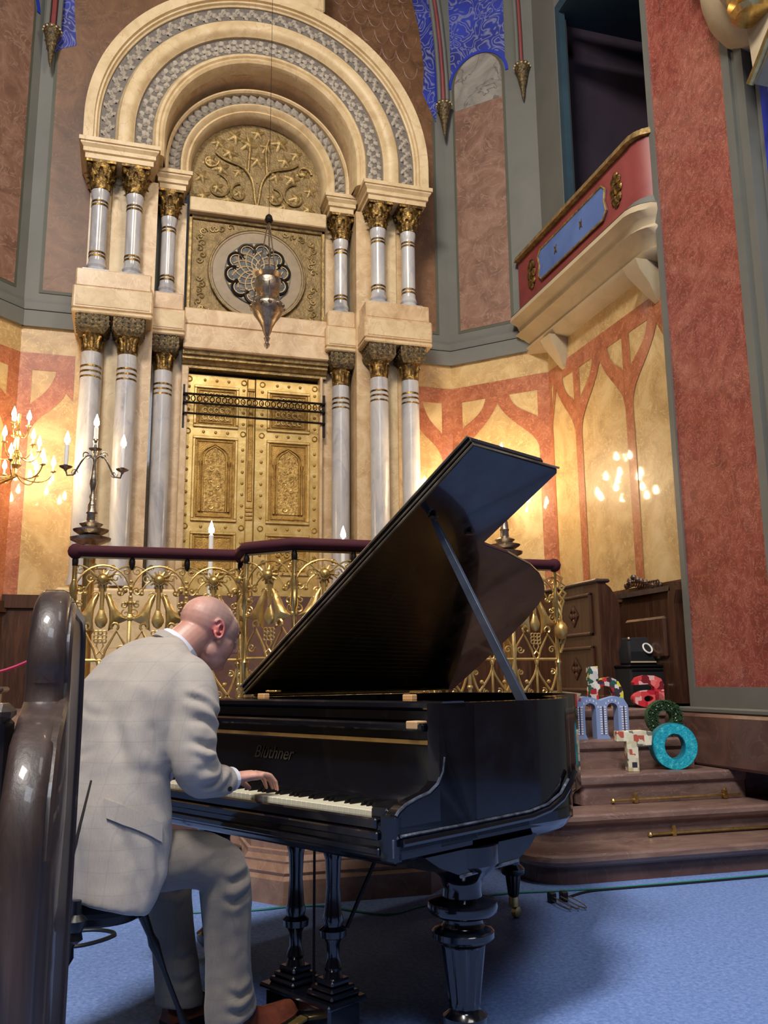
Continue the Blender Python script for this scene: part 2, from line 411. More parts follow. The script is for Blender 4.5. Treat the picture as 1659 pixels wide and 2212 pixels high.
tracery(F_sr, [(0, 0, .05), (.57, .51, .63), (1.46, 1.40, 1.52), (2.3, 2.25, 2.32)], [(0, .05, .16), (.57, .06, .16), (.57, .06, 1.02), (1.46, .06, 1.02), (1.46, .06, 1.94), (2.3, .06, 1.94)], .06)
tracery(F_sl, [(F_sl.L, F_sl.L - .05, F_sl.L), (F_sl.L - .57, F_sl.L - .63, F_sl.L - .51), (F_sl.L - 1.46, F_sl.L - 1.52, F_sl.L - 1.40)], [(F_sl.L - .57, .06, F_sl.L - 1.02), (F_sl.L - 1.46, .06, F_sl.L - 1.02)], .06)
def tr_back():
    mb = MB(); mb.M = F_back.M
    for s in (0, 1):
        X = (lambda u: u) if s == 0 else (lambda u: F_back.L - u)
        def bd(lo, hi, y=-.004): band(mb, [(X(a), z) for a, z in lo], [(X(a), z) for a, z in hi], y)
        bd([(0, R0), (.5, R0)], [(0, R1), (.5, R1)]); bd([(0, 1.2), (.12, 1.2)], [(0, R0), (.12, R0)], -.0045)
        lo = bez((.12, 3.38), (.16, 3.62), (.36, 3.62), (.44, 3.84), 10); hi = bez((.12, 3.70), (.2, 3.78), (.30, 3.84), (.34, R0 + .01), 10)
        bd(lo, hi, -.0055); bd([(.435, 3.83), (.5, 3.76)], [(.34, R0 + .01), (.5, R0 + .01)], -.0065)
    mb.build('painted_tracery', M_red, F_back.w, smooth=False, fix=False)
tr_back()
# dark wood wainscot below the painting
for nm, F in (('trim_2', F_dl), ('trim_3', F_sl), ('trim_4', F_dr), ('trim_5', F_sr)):
    mb = MB(); mb.M = F.M
    mb.box(0, F.L, -0.03, -0.006, .87, 1.72); mb.box(0, F.L, -0.06, -0.006, 1.72, 1.82)
    struct(mb.build(nm, M_wood, smooth=False))
mb = MB(); mb.M = F_back.M; mb.box(0, .62, -0.03, -.006, .87, 1.76); mb.box(0, .62, -0.06, -.006, 1.76, 1.88); mb.box(F_back.L - .5, F_back.L, -0.03, -.006, .87, 1.88)
struct(mb.build('trim_6', M_wood, smooth=False))

# ---- upper wall panels with arched heads
def panel_poly(u0, u1, z0, zs, n=14, pointed=False):
    c = (u0 + u1) / 2; r = (u1 - u0) / 2
    pts = [(u0, z0), (u1, z0)]
    for i in range(n + 1):
        a = pi * i / n; pts.append((c + r * cos(a), zs + r * 1.12 * sin(a)))
    return pts
def panel(F, u0, u1, z0, zs, m, name='marbled_panel', y=-0.006):
    f = MB(); f.M = F.M; f.prism(panel_poly(u0 - .03, u1 + .03, z0 - .03, zs), y * .5, .01); f.build('panel_border', M_greyd, F.w, smooth=False)
    mb = MB(); mb.M = F.M; mb.prism(panel_poly(u0, u1, z0, zs), y, .0); return mb.build(name, m, F.w, smooth=False)
panel(F_dr, .13, .72, 4.86, 7.86, M_panel)
panel(F_dl, F_dl.L - .72, F_dl.L - .13, 4.86, 7.86, M_panel)
g = MB(); g.M = F_dr.M
rp = panel_poly(.135, .715, 7.55, 7.86); g.prism(rp, -0.008, -0.002); g.build('marbled_panel_head', M_panelg, F_dr.w, smooth=False)
for F, U0, U1 in ((F_dr, .08, .78), (F_dl, F_dl.L - .78, F_dl.L - .08)):
    mb = MB(); mb.M = F.M
    cc = (U0 + U1) / 2; r = .335; n = 16
    vs = []; fs = []
    for i in range(n + 1):
        a = pi * i / n; x, z = cc + r * cos(a), 7.86 + r * 1.12 * sin(a)
        vs += [(x, -.007, z), (max(U0, min(U1, cc + (U1 - cc) * 1.02 * (1 if cos(a) > 0 else -1) * min(1, abs(cos(a)) * 1.6))), -.007, 10.2 if abs(cos(a)) < .995 else 10.2)]
    for i in range(n): fs.append((2 * i, 2 * i + 2, 2 * i + 3, 2 * i + 1))
    mb.add(vs, fs); mb.build('arabesque_field', M_arab, F.w, smooth=False, fix=False)
    # deep blue edge round the panel head
    e = MB(); e.M = F.M
    e.arcprof((cc, 7.86), [(.335, -.010), (.372, -.010), (.372, -.004), (.335, -.004)], n=18); e.build('cobalt_border', M_blueflat, F.w, smooth=False)
for X0, X1, sgn in ((-2.04, -1.2, -1), (1.2, 2.04, 1)):
    mb = MB(); mb.M = F_back.M
    u0, u1 = X0 + BX, X1 + BX
    mb.box(u0, u1, -0.006, 0, 4.86, 9.6); mb.build('marbled_panel', M_panelb, F_back.w, smooth=False)
    f = MB(); f.M = F_back.M
    e0 = u0 if sgn < 0 else u1
    f.box(min(e0, e0 + sgn * .03), max(e0, e0 + sgn * .03), -.008, 0, 4.83, 8); f.box(u0, u1, -.008, 0, 4.83, 4.86); f.build('panel_border', M_greyd, F_back.w, smooth=False)
mb = MB(); mb.M = F_back.M; mb.box(1.0, 3.4, -.005, 0, 7.2, 10); mb.build('marbled_panel', M_panelb, F_back.w, smooth=False)
# scale pattern on the brown field: shallow raised scallops
sc = MB(); sc.M = F_back.M
for r in range(8):
    for k in range(6):
        u = 3.05 + .17 * k + (.085 if r % 2 else 0); z = 7.9 + .2 * r
        if u > 4.12: continue
        sc.tube([(u + .085 * cos(pi + pi * i / 8), -.007, z + .16 * sin(pi + pi * i / 8)) for i in range(9)], .006, 4, flat=.6)
o = sc.build('scale_pattern', M_panel, F_back.w); o['kind'] = 'stuff'
# blue spandrels either side of the arch (polygons on the wall)
def poly_on(F, pts, m, name, y=-.009, off=0.0):
    mb = MB(); mb.M = F.M; mb.prism([(p[0] + off, p[1]) for p in pts], y, y + .006); return mb.build(name, m, F.w, smooth=False)
poly_on(F_back, [(1.80, 9.6), (1.80, 9.1), (1.90, 8.62), (1.955, 8.12), (1.93, 7.78), (2.085, 7.44), (2.10, 7.7), (2.10, 8.3), (2.06, 8.9), (1.98, 9.6)], M_arab, 'arabesque_spandrel', off=BX)
poly_on(F_back, [(2.08, 7.7), (2.105, 7.7), (2.11, 8.4), (2.09, 9.0), (2.03, 9.6), (1.99, 9.6), (2.05, 8.9), (2.085, 8.3)], M_blueflat, 'cobalt_border', -.012, off=BX)
poly_on(F_back, [(-2.11, 7.44), (-2.0, 7.54), (-1.87, 7.6), (-1.90, 7.9), (-1.93, 8.3), (-1.93, 9.6), (-2.07, 9.6), (-2.06, 8.2)], M_arab, 'arabesque_spandrel', off=BX)
poly_on(F_back, [(-2.26, 7.50), (-2.22, 7.5), (-2.21, 7.7), (-2.26, 7.7)], M_blueflat, 'cobalt_spot', off=BX + .1)

# ---- vault ribs ending in hanging bosses
def rib(name, x, y, z0, label, sway, n=3):
    t = empty(name, (x, y, z0), 0, label, 'pendant', 'vault ribs ending in carved bosses')
    b = MB(); b.lathe([(.004, 0), (.02, .06), (.03, .16), (.045, .22), (.06, .30), (.075, .36), (.085, .38), (.085, .44), (.06, .46)], 10); b.build('boss', M_darkcap, t)
    p = MB()
    for i in range(12): p.ball((.088 * cos(2 * pi * i / 12), .088 * sin(2 * pi * i / 12), .41), .012, 6)
    o = p.build('pearl_band', M_cream, t)
    for k in range(n):
        r = MB(); ox = (k - (n - 1) / 2) * .055
        r.tube([(ox + sway * ((i / 8) ** 2), .02 * k, .44 + 3.0 * i / 8) for i in range(9)], .026, 8)
        r.build('rib_shaft', (M_grey, M_crim, M_bronze)[k % 3] if k != 2 else M_grey, t)
    return t
rib('vault_rib', 2.15, .38, 7.18, 'grey and gold vault rib ending in a cone boss right of the arch', -.42)
rib('vault_rib', 2.86, -.22, 7.38, 'red striped vault rib ending in a cone boss beside the blue arabesque panel', -.15)
rib('vault_rib', -2.10, .38, 7.22, 'dark vault rib ending in a cone boss above the arch on the left', .3)

# ---- gallery balcony on the right
bal = empty('gallery_balcony', (2.7, -1.4, 4.4), 0, 'long cream gallery balcony with red and blue painted front under a dark opening', 'balcony')
def bl(mb): mb.M = T(-2.7, 1.4, -4.4); return mb
Y0b, Y1b = -2.35, -.12
ST = [(0, Y1b), (0, Y0b), (.02, Y0b - .07), (.06, Y0b - .13), (.12, Y0b - .18), (.22, Y0b - .2)]
prof = [(3.0, 4.42), (2.84, 4.44), (2.80, 4.50), (2.84, 4.52), (2.78, 4.60), (2.70, 4.64), (2.75, 4.68), (2.72, 4.74), (2.64, 4.78), (2.66, 4.84), (2.74, 4.86), (2.76, 4.90), (3.0, 4.90)]
mb = bl(MB()); mb.loft([[(min(3.0, x + dx), y, z) for x, z in prof] for dx, y in ST], True); mb.build('cornice_moulding', M_balc, bal, ang=50)
mb = bl(MB()); mb.loft([[(2.76 + dx, y, 4.90), (2.84 + dx, y, 4.90), (2.84 + dx, y, 5.46), (2.76 + dx, y, 5.46)] for dx, y in ST], True); mb.build('parapet', M_crim, bal, ang=30)
mb = bl(MB()); mb.loft([[(2.71 + dx, y, 5.47), (2.88 + dx, y, 5.47), (2.87 + dx, y, 5.53), (2.73 + dx, y, 5.53)] for dx, y in ST], True); mb.build('top_rail', M_oldgold, bal)
mb = bl(MB()); mb.loft([[(2.655 + dx, y, 4.842), (2.72 + dx, y, 4.862), (2.735 + dx, y, 4.90), (2.75 + dx, y, 4.93), (2.80 + dx, y, 4.93), (2.80 + dx, y, 4.842)] for dx, y in ST], True); mb.build('lower_bead', M_grey, bal)
def cart(ya, yb, za, zb, c=.06):
    return [(ya, za + c), (ya + c, za), (yb - c, za), (yb, za + c), (yb - .03, (za + zb) / 2), (yb, zb - c), (yb - c, zb), (ya + c, zb), (ya, zb - c), (ya + .03, (za + zb) / 2)]
mb = bl(MB()); mb.prism(cart(-1.94, -.62, 5.03, 5.35), 2.744, 2.762, 'YZ'); mb.build('cartouche', M_sky, bal, smooth=False)
mb = bl(MB())
for p in [cart(-1.94, -.62, 5.03, 5.35)]:
    mb.tube([(2.744, a, b) for a, b in p], .012, 6, closed=True)
mb.build('cartouche_frame', M_oldgold, bal)
for yc in (-.45, -2.1):
    mb = bl(MB())
    for i in range(9):
        a = 2 * pi * i / 8; mb.ball((2.75, yc + (.05 if i < 8 else 0) * cos(a), 5.19 + (.12 if i < 8 else 0) * sin(a)), .045, 8, sx=.4)
    mb.build('carved_ornament', M_bronze, bal)
for yc in (-1.0, -1.5):
    mb = bl(MB()); mb.prism([(yc + (.035 if k % 2 else .012) * cos(pi * k / 4), 5.19 + (.06 if k % 2 else .018) * sin(pi * k / 4)) for k in range(8)], 2.738, 2.746, 'YZ'); mb.build('gilt_star', M_bronze, bal, smooth=False)
for yc, s in ((-.62, 1), (-2.25, 1.25)):
    mb = bl(MB())
    mb.loft([[(3.0 - .02 - dx, yc - w, z) for dx, w, z in r] + [(3.0 - .02 - dx, yc + w, z) for dx, w, z in r[::-1]] for r in
             ([(.0, .10, 4.44), (.20 * s, .10, 4.44)], [(.0, .09, 4.34), (.17 * s, .09, 4.36)], [(.0, .07, 4.22), (.09 * s, .07, 4.25)], [(.0, .03, 4.12), (.03, .03, 4.14)])], True)
    mb.build('corbel', M_balc, bal, ang=40)
# ---- big pier on the right with red marble inlay
p = MB(); p.box(2.86, 3.6, -3.62, -2.5, .86, 8.6); pier = struct(p.build('pillar_right', M_grey, smooth=False))
mb = MB(); mb.box(2.835, 2.87, -2.56, -2.50, .86, 8.6); mb.box(2.835, 2.87, -3.50, -3.42, .86, 8.6); mb.box(2.84, 2.87, -3.5, -2.5, .86, 1.02); mb.build('inlay_frame', M_grey, pier, smooth=False)
mb = MB(); mb.box(2.850, 2.87, -3.43, -2.56, 1.02, 8.6); mb.build('marble_inlay', M_pier, pier, smooth=False)
mb = MB(); mb.box(2.84, 3.55, -3.628, -3.55, .87, 8.59); mb.build('corner_strip', M_grey, pier, smooth=False)
# next wall of the nave beyond the pier with a blue painted panel
w = struct(MB().box(2.92, 3.5, -5.4, -3.64, 0, 8.6).build('wall_nave_right', M_grey, smooth=False))
mb = MB(); mb.box(2.90, 2.93, -4.6, -3.70, 1.8, 5.35); mb.build('blue_panel', M_blueflat, w, smooth=False)
mb = MB(); mb.box(2.894, 2.905, -4.6, -3.78, 1.9, 5.2); mb.build('arabesque_panel', M_sky, w, smooth=False)
# cream springer with gilded capital at the top right
spr = empty('arch_springer', (2.9, -3.3, 5.2), 0, 'cream curved arch springer with gilded capital at the top of the red pier', 'springer')
mb = MB(); mb.M = T(-2.9, 3.3, -5.2)
mb.lathe([(.03, 5.36), (.12, 5.40), (.24, 5.50), (.32, 5.64), (.36, 5.80), (.37, 5.96), (.41, 6.04), (.41, 6.16), (.48, 6.28), (.52, 6.9)], 28, (2.93, -3.72, 0)); mb.build('springer_body', M_balc, spr)
mb = MB(); mb.M = T(-2.9, 3.3, -5.2)
mb.lathe([(.05, -.07), (.11, -.06), (.14, -.03), (.10, 0), (.15, .03), (.16, .07), (.11, .09)], 20, (2.60, -4.04, 5.33)); mb.build('gilded_capital', M_brass, spr)
mb = MB(); mb.M = T(-2.9, 3.3, -5.2)
mb.lathe([(.13, .07), (.17, .10), (.20, .18), (.22, .40)], 20, (2.60, -4.04, 5.33)); mb.build('capital_block', M_balc, spr)
mb = MB(); mb.M = T(-2.9, 3.3, -5.2)
mb.tube([(2.62, -3.93, 4.86), (2.62, -4.02, 4.94), (2.62, -4.12, 5.04), (2.60, -4.3, 5.16)], .026, 8); mb.build('gilded_moulding', M_brass, spr)
mb = MB(); mb.M = T(-2.9, 3.3, -5.2)
mb.loft([[(2.66, -3.93, 4.87), (2.90, -3.93, 4.87), (2.90, -3.90, 5.5), (2.66, -3.90, 5.5)], [(2.66, -4.36, 5.2), (2.90, -4.36, 5.2), (2.90, -4.36, 5.5), (2.66, -4.36, 5.5)]], True); mb.build('springer_return', M_balc, spr, smooth=False)

# ================================================================== THE ARK
ark = empty('marble_ark', (0.03, 0.0, 0.0), 0, 'monumental cream marble ark with round arch, paired white columns and golden doors', 'ark')
AX = 0.03
def am(): return MB()
# bodies behind the columns
for s in (-1, 1):
    m = am(); m.box(*sorted((s * 1.66, s * 1.02)), .20, .6, 1.9, 6.0)
    m.build('pier_body', M_cream2, ark, smooth=False)
    m = am(); m.box(*sorted((s * 1.06, s * .72)), .52, .62, 1.9, 6.0); m.build('pier_body', M_cream2, ark, smooth=False)
    # raised narrow panels between the shafts
    for z0, z1 in ((2.1, 4.3), (4.95, 5.95)):
        m = am(); m.bbox(*sorted((s * 1.46, s * 1.28)), .185, .21, z0, z1, .008); m.build('inset_panel', M_cream, ark)
    # pedestal
    m = am(); m.bbox(*sorted((s * 1.74, s * .70)), -.10, .6, .87, 1.9, .02); m.build('pedestal', M_cream, ark)
m = am(); m.box(-.72, .74, .40, .62, .87, 1.9); m.build('door_sill', M_stepdk, ark, smooth=False)
# plinth blocks between the orders
for s in (-1, 1):
    for x0, x1, y, nm in ((1.03, 1.75, -.10, 'plinth_block'), (.71, 1.05, .24, 'plinth_block')):
        a, b = sorted((s * x0, s * x1))
        m = am(); m.bbox(a + .02, b - .02, y + .03, .55, 4.70, 4.88, .012); m.build('plinth_cap', M_cream2, ark)
        m = am(); m.bbox(a, b, y, .55, 4.47, 4.70, .015); blk = m.build(nm, M_cream2, ark)
        m = am(); m.box(a + .03, b - .03, y - .006, y + .01, 4.50, 4.67); m.build('raised_face', M_cream, blk, smooth=False)
        m = am(); m.bbox(a, b, y, .55, 4.43, 4.47, .012); m.build('lower_fillet', M_brass if False else M_cream, blk)
# columns
def shaft_col(x, y, z0, z1, r, low):
    c = am()
    n = 28; prof = []
    if low:
        prof = [(r * 1.18, z0), (r * 1.2, z0 + .04), (r * 1.04, z0 + .09)] + [(r * (1.03 + .02 * sin(pi * t / 8)) if t < 8 else r, z0 + .1 + (z1 - z0 - .1) * t / 8) for t in range(9)]
    else:
        prof = [(r * 1.35, z0), (r * 1.38, z0 + .02), (r * 1.1, z0 + .05), (r * 1.22, z0 + .075), (r * 1.04, z0 + .11), (r, z0 + .13), (r, z1 - .1), (r * 1.02, z1 - .08), (r * 1.12, z1 - .05), (r * 1.14, z1)]
    c.lathe(prof, n, (x, y, 0))
    o = c.build('column', M_white, ark)
    zz = (z1 - .14, z1 - .19, z1 - .24) if low else (z1 - .12, z1 - .155, z0 + .17, z0 + .205)
    for z in zz:
        bands = MB(); bands.lathe([(r * .99, z - .012), (r * 1.035, z - .010), (r * 1.05, z), (r * 1.035, z + .010), (r * .99, z + .012)], n, (x, y, 0), False); bands.build('gilt_band', M_bronze, o)
    return o
def leaf_at(mb, cx, cy, z, ang, r, h, w, curl):
    """one curled acanthus leaf"""
    d = Vector((cos(ang), sin(ang), 0)); t = Vector((-sin(ang), cos(ang), 0)); c = Vector((cx, cy, z))
    rows = []
    for i in range(7):
        u = i / 6; out = r + curl * (u ** 2.2); zz = h * (u if u < .85 else .85 + (u - .85) * -.8); ww = w * (0.65 + .5 * sin(pi * min(1, u * 1.05)) - .35 * u)
        p = c + d * out + Vector((0, 0, zz)); rows.append([p - t * ww, p - t * ww * .4 + d * .012, p + t * ww * .4 + d * .012, p + t * ww, p + t * ww * .4 - d * .012, p - t * ww * .4 - d * .012])
    mb.loft(rows, True)
def capital_up(x, y, z0, z1, r, par):
    c = am(); h = z1 - z0
    c.lathe([(r * 1.05, z0), (r * 1.15, z0 + h * .1), (r * 1.3, z0 + h * .45), (r * 1.75, z0 + h * .85), (r * 1.8, z0 + h * .9)], 16, (x, y, 0))
    for k in range(8): leaf_at(c, x, y, z0 + h * .02, pi / 8 + k * pi / 4, r * 1.05, h * .52, r * .42, r * .65)
    for k in range(8): leaf_at(c, x, y, z0 + h * .25, k * pi / 4, r * 1.15, h * .58, r * .38, r * .8)
    for k in range(4):
        a = pi / 4 + k * pi / 2; q = (x + cos(a) * r * 1.95, y + sin(a) * r * 1.95, z0 + h * .78); c.ball(q, r * .34, 8)
        c.tube([(x + cos(a) * r * (1.95 + .25 * cos(u)), y + sin(a) * r * (1.95 + .25 * cos(u)), z0 + h * .78 + r * .3 * sin(u)) for u in [i * .7 for i in range(8)]], r * .11, 5)
    c.box(x - r * 1.75, x + r * 1.75, y - r * 1.75, y + r * 1.75, z1 - h * .1, z1)
    return c.build('capital', M_bronze, par)
def capital_low(x, y, z0, z1, r, par):
    c = am(); h = z1 - z0; zn = z0 + h * .48
    w = r * 1.72
    c.loft([[(x + sx_ * ww, y + sy_ * ww, z) for sx_, sy_ in ((-1, -1), (1, -1), (1, 1), (-1, 1))] for ww, z in ((r * 1.25, zn), (w * .95, zn + h * .1), (w, zn + h * .16), (w, z1))], True)
    o = c.build('capital', M_darkcap, par)
    k2 = MB()
    for f in range(4):
        a = f * pi / 2; ux, uy = cos(a), sin(a); tx, ty = -uy, ux
        for i in range(5):
            for j in range(3):
                px = (i - 2) * w * .4; zz = zn + h * .2 + j * h * .12
                k2.ball((x + ux * w * 1.01 + tx * px + 0, y + uy * w * 1.01 + ty * px, zz), r * .13, 6)
    k2.build('carved_foliage', M_darkcap, par)
    g = MB()
    g.lathe([(r * 1.06, z0), (r * 1.12, z0 + .02), (r * 1.02, z0 + .04), (r * 1.0, zn - .05), (r * 1.3, zn + .01)], 20, (x, y, 0))
    for k in range(8): leaf_at(g, x, y, z0 + .03, k * pi / 4, r * 1.0, h * .42, r * .3, r * .28)
    g.build('gilt_neck', M_bronze, par)
    return o
for cx, cy, r in ((-1.56, .06, .082), (-1.24, .06, .08), (1.22, .06, .08), (1.55, .06, .078), (-.90, .40, .078), (.90, .40, .078)):
    zt = 5.73
    o = shaft_col(cx, cy, 4.88, zt, r * .92, False); capital_up(cx, cy, zt, 6.0, r * .95, o)
    o = shaft_col(cx, cy, 1.93, 4.09, r * 1.12, True); capital_low(cx, cy, 4.09, 4.45, r * 1.02, o)
    b = MB(); b.bbox(cx - r * 1.5, cx + r * 1.5, cy - r * 1.5, cy + r * 1.5, 4.86, 4.89, .006); b.build('column_pad', M_white, ark)
# imposts
for s in (-1, 1):
    for x0, x1, y0, y1 in ((1.03, 1.76, -.13, .5), (.70, 1.06, .22, .55)):
        a, b = sorted((s * x0, s * x1))
        m = am()
        rings = []
        for e, z in ((.05, 6.00), (.05, 6.05), (.03, 6.06), (.03, 6.10), (.005, 6.13), (.005, 6.145), (-.01, 6.15), (-.01, 6.19)):
            rings.append([(a + e, y0 + e, z), (b - e, y0 + e, z), (b - e, y1, z), (a + e, y1, z)])
        m.loft(rings, True); m.build('impost', M_cream, ark, ang=20)
# the arch: moulded rings, stepped back
CZ = 6.43; ST = .24
def ring(name, mat, prof, stilt=ST, cz=CZ): m = am(); m.arcprof((0, cz), prof, 0, pi, 64, stilt); return m.build(name, mat, ark, ang=28)
def cushion(r0, r1, y, depth, back):
    w = r1 - r0
    return [(r0, back), (r0, y + depth * .8), (r0 + w * .12, y + depth * .35), (r0 + w * .28, y), (r1 - w * .28, y), (r1 - w * .12, y + depth * .35), (r1, y + depth * .8), (r1, back)]
ring('arch_moulding', M_cream, [(1.60, .3), (1.60, -.02), (1.615, -.03), (1.625, -.055), (1.645, -.055), (1.65, -.085), (1.74, -.10), (1.74, .3)])
ring('arch_ground', M_greystone, [(1.44, .3), (1.44, -.0), (1.61, -.0), (1.61, .3)])
ring('arch_moulding', M_cream, [(1.27, .3), (1.27, .0), (1.285, -.015), (1.30, -.04), (1.33, -.06), (1.38, -.065), (1.42, -.05), (1.435, -.02), (1.45, .0), (1.45, .3)])
ring('arch_ground', M_greystone, [(1.09, .3), (1.09, .03), (1.28, .03), (1.28, .3)])
ring('arch_moulding', M_cream, [(.97, .5), (.97, .06), (.985, .02), (1.01, .0), (1.03, .01), (1.045, -.01), (1.07, -.01), (1.085, .01), (1.10, .03), (1.10, .5)])
ring('arch_soffit', M_cream2, [(.955, .60), (.955, .30), (.985, .06), (.985, .6)])
CZ2 = 6.33; ST2 = .16
ring('arch_moulding', M_cream, [(.93, .6), (.93, .29), (.945, .27), (.96, .27), (.965, .6)], ST2, CZ2)
ring('arch_ground', M_greystone, [(.80, .6), (.80, .35), (.94, .35), (.94, .6)], ST2, CZ2)
ring('arch_moulding', M_cream, [(.695, .6), (.695, .40), (.71, .36), (.73, .33), (.75, .34), (.765, .31), (.79, .29), (.81, .30), (.815, .6)], ST2, CZ2)
m = am(); m.arcprof((0, 6.43), [(0.02, .62), (0.02, .58), (1.72, .58), (1.72, .62)], 0, pi, 48); m.build('arch_backing', M_cream, ark, smooth=False)
# crown block on top of the arch
m = am(); m.bbox(-.02, .62, -.06, .4, 8.12, 8.9, .02); m.build('crown_block', M_cream, ark)
# leaves of the three carved bands, one object each
def frond(w, l, t=.018, lobes=3):
    m = MB(); pts = []
    n = 4 * lobes
    for i in range(n + 1):
        u = i / n; pts.append((w * (.25 + .75 * abs(sin(pi * lobes * u))) * (1 - .55 * u) + .002, l * (u - .5)))
    poly = [(a, b) for a, b in pts] + [(-a, b) for a, b in pts[::-1]]
    cen = [(0, -t, l * (i / n - .5)) for i in range(n + 1)]
    vs = [(a, 0, b) for a, b in pts] + cen + [(-a, 0, b) for a, b in pts]; k = n + 1; fs = []
    for i in range(n): fs += [(i, i + 1, k + i + 1, k + i), (k + i, k + i + 1, 2 * k + i + 1, 2 * k + i)]
    m.add(vs, fs); return m
fr = frond(.042, .155); first = None
def place_band(proto_mb, mat, name, r, y, n, cz, stilt, tilt, alt=0.0, dz=0.0):
    proto = None
    L = pi * r; tot = L + 2 * stilt
    for i in range(n):
        s_ = (i + .5) * tot / n
        if s_ < stilt: x, z, a = r, cz - stilt + s_, 0
        elif s_ > stilt + L: x, z, a = -r, cz - (s_ - stilt - L), pi
        else: a = (s_ - stilt) / r; x, z = r * cos(a), cz + r * sin(a)
        tl = tilt * (1 if i % 2 or not alt else -1)
        M = T(x, y, z) @ RY(pi / 2 - a + tl + pi / 2)
        if proto is None:
            proto = proto_mb.build(name, mat, ark, ang=60); proto.matrix_basis = M
        else:
            c = proto.copy(); COL.objects.link(c); c.parent = ark; c.matrix_basis = M
place_band(fr, M_leafstone, 'carved_leaf', 1.525, -.004, 72, CZ, ST, radians(38), 1)
place_band(frond(.034, .10, .014, 2), M_leafstone, 'carved_leaf', 1.205, .026, 62, CZ, ST, radians(60), 1)
place_band(frond(.034, .10, .014, 2), M_leafstone, 'carved_leaf', 1.145, .026, 60, CZ, ST, radians(-30), 1)
place_band(frond(.05, .17, .03, 2), M_leafstone, 'twisted_leaf', .87, .345, 34, CZ2, ST2, radians(40), 0)
# tympanum
m = am(); m.arcprof((0, CZ2), [(0.01, .60), (0.01, .50), (.70, .50), (.70, .60)], 0, pi, 40, 0); m.box(-.70, .70, .50, .6, 6.0, CZ2); tym = m.build('tympanum', M_oldgold2, ark, smooth=False)
def tubes(name, paths, r, mat, par, seg=6):
    m = MB()
    for p in paths: m.tube(p, r, seg)
    return m.build(name, mat, par)
def spiral(cx, cz, r, a0, turns, y, n=22, sg=1, shrink=.85):
    return [(cx + r * (1 - shrink * i / n) * cos(a0 + sg * 2 * pi * turns * i / n), y, cz + r * (1 - shrink * i / n) * sin(a0 + sg * 2 * pi * turns * i / n)) for i in range(n + 1)]
zt0 = 6.02
for s in (-1, 1):
    tubes('vine_branch', [bez((0, .49, zt0 + .02), (s * .05, .49, zt0 + .2), (0, .48, zt0 + .32), (s * .14, .48, zt0 + .46), 12),
                          bez((s * .14, .48, zt0 + .46), (s * .22, .48, zt0 + .52), (s * .34, .48, zt0 + .5), (s * .44, .48, zt0 + .6), 10),
                          bez((s * .10, .48, zt0 + .42), (s * .10, .48, zt0 + .6), (s * .06, .48, zt0 + .7), (s * .12, .48, zt0 + .84), 10)], .016, M_oldgold, tym)
    tubes('vine_scroll', [spiral(s * .42, zt0 + .20, .16, pi / 2, 1.0, .485, sg=s), spiral(s * .18, zt0 + .16, .12, pi / 2, .9, .487, sg=-s), spiral(s * .50, zt0 + .5, .09, 0, .9, .487, sg=s)], .014, M_oldgold, tym)
    tubes('vine_branch', [bez((s * .04, .49, zt0 + .06), (s * .2, .49, zt0), (s * .3, .49, zt0 + .02), (s * .42, .485, zt0 + .04), 10)], .012, M_oldgold, tym)
lf = MB()
pl = [(.055 * (1 + .35 * cos(5 * a)) * cos(a), .055 * (1 + .35 * cos(5 * a)) * sin(a)) for a in [2 * pi * i / 30 for i in range(30)]]
lf.add([(0, -.028, 0)] + [(x, 0, z) for x, z in pl], [(0, 1 + i, 1 + (i + 1) % 30) for i in range(30)])
lp = None
for (x, z) in ((-.42, .20), (-.18, .17), (.18, .17), (.43, .20), (-.5, .5), (.5, .5), (-.3, .62), (.3, .62), (-.1, .75), (.1, .75), (-.2, .42), (.2, .42), (0, .9), (-.38, .42), (.38, .42), (-.58, .3), (.58, .3), (-.3, .08), (.3, .08), (-.56, .08), (.56, .08), (0, .58), (-.24, .82), (.24, .82), (-.42, .72), (.42, .72)):
    M = T(x, .497, zt0 + z) @ RY(rnd.uniform(0, 6)) @ Matrix.Scale(rnd.uniform(1.0, 1.5), 4)
    if lp is None: lp = lf.build('vine_leaf', M_oldgold, tym, ang=50); lp.matrix_basis = M
    else: c = lp.copy(); COL.objects.link(c); c.parent = tym; c.matrix_basis = M
# string course, square panel and rose
m = am(); m.bbox(-.70, .74, .38, .6, 5.86, 6.02, .01); m.build('string_course', M_cream, ark)
m = am(); m.box(-.70, .74, .49, .62, 4.76, 5.86); pan = m.build('square_panel', M_oldgold2, ark, smooth=False)
m = am()
for a, b, c, d in ((-.70, .74, 5.82, 5.86), (-.70, .74, 4.76, 4.80), (-.70, -.66, 4.76, 5.86), (.70, .74, 4.76, 5.86)): m.bbox(a, b, .46, .5, c, d, .008)
m.build('panel_frame', M_oldgold, pan)
RCX, RCZ = 0.02, 5.27
m = am(); m.lathe([(.01, 0), (.50, 0), (.50, .04), (.01, .04)], 56, (0, 0, 0)); 
m.v = [Vector((RCX + v.x, .46 + v.z, RCZ + v.y)) for v in m.v]; m.build('stone_disc', M_taupe, pan, ang=30)
def circ(cx, cz, r, y, n=40): return [(cx + r * cos(2 * pi * i / n), y, cz + r * sin(2 * pi * i / n)) for i in range(n)]
m = MB(); m.tube(circ(RCX, RCZ, .50, .462, 64), .014, 6, True); m.tube(circ(RCX, RCZ, .47, .46, 64), .006, 6, True); m.build('disc_ring', M_oldgold2, pan)
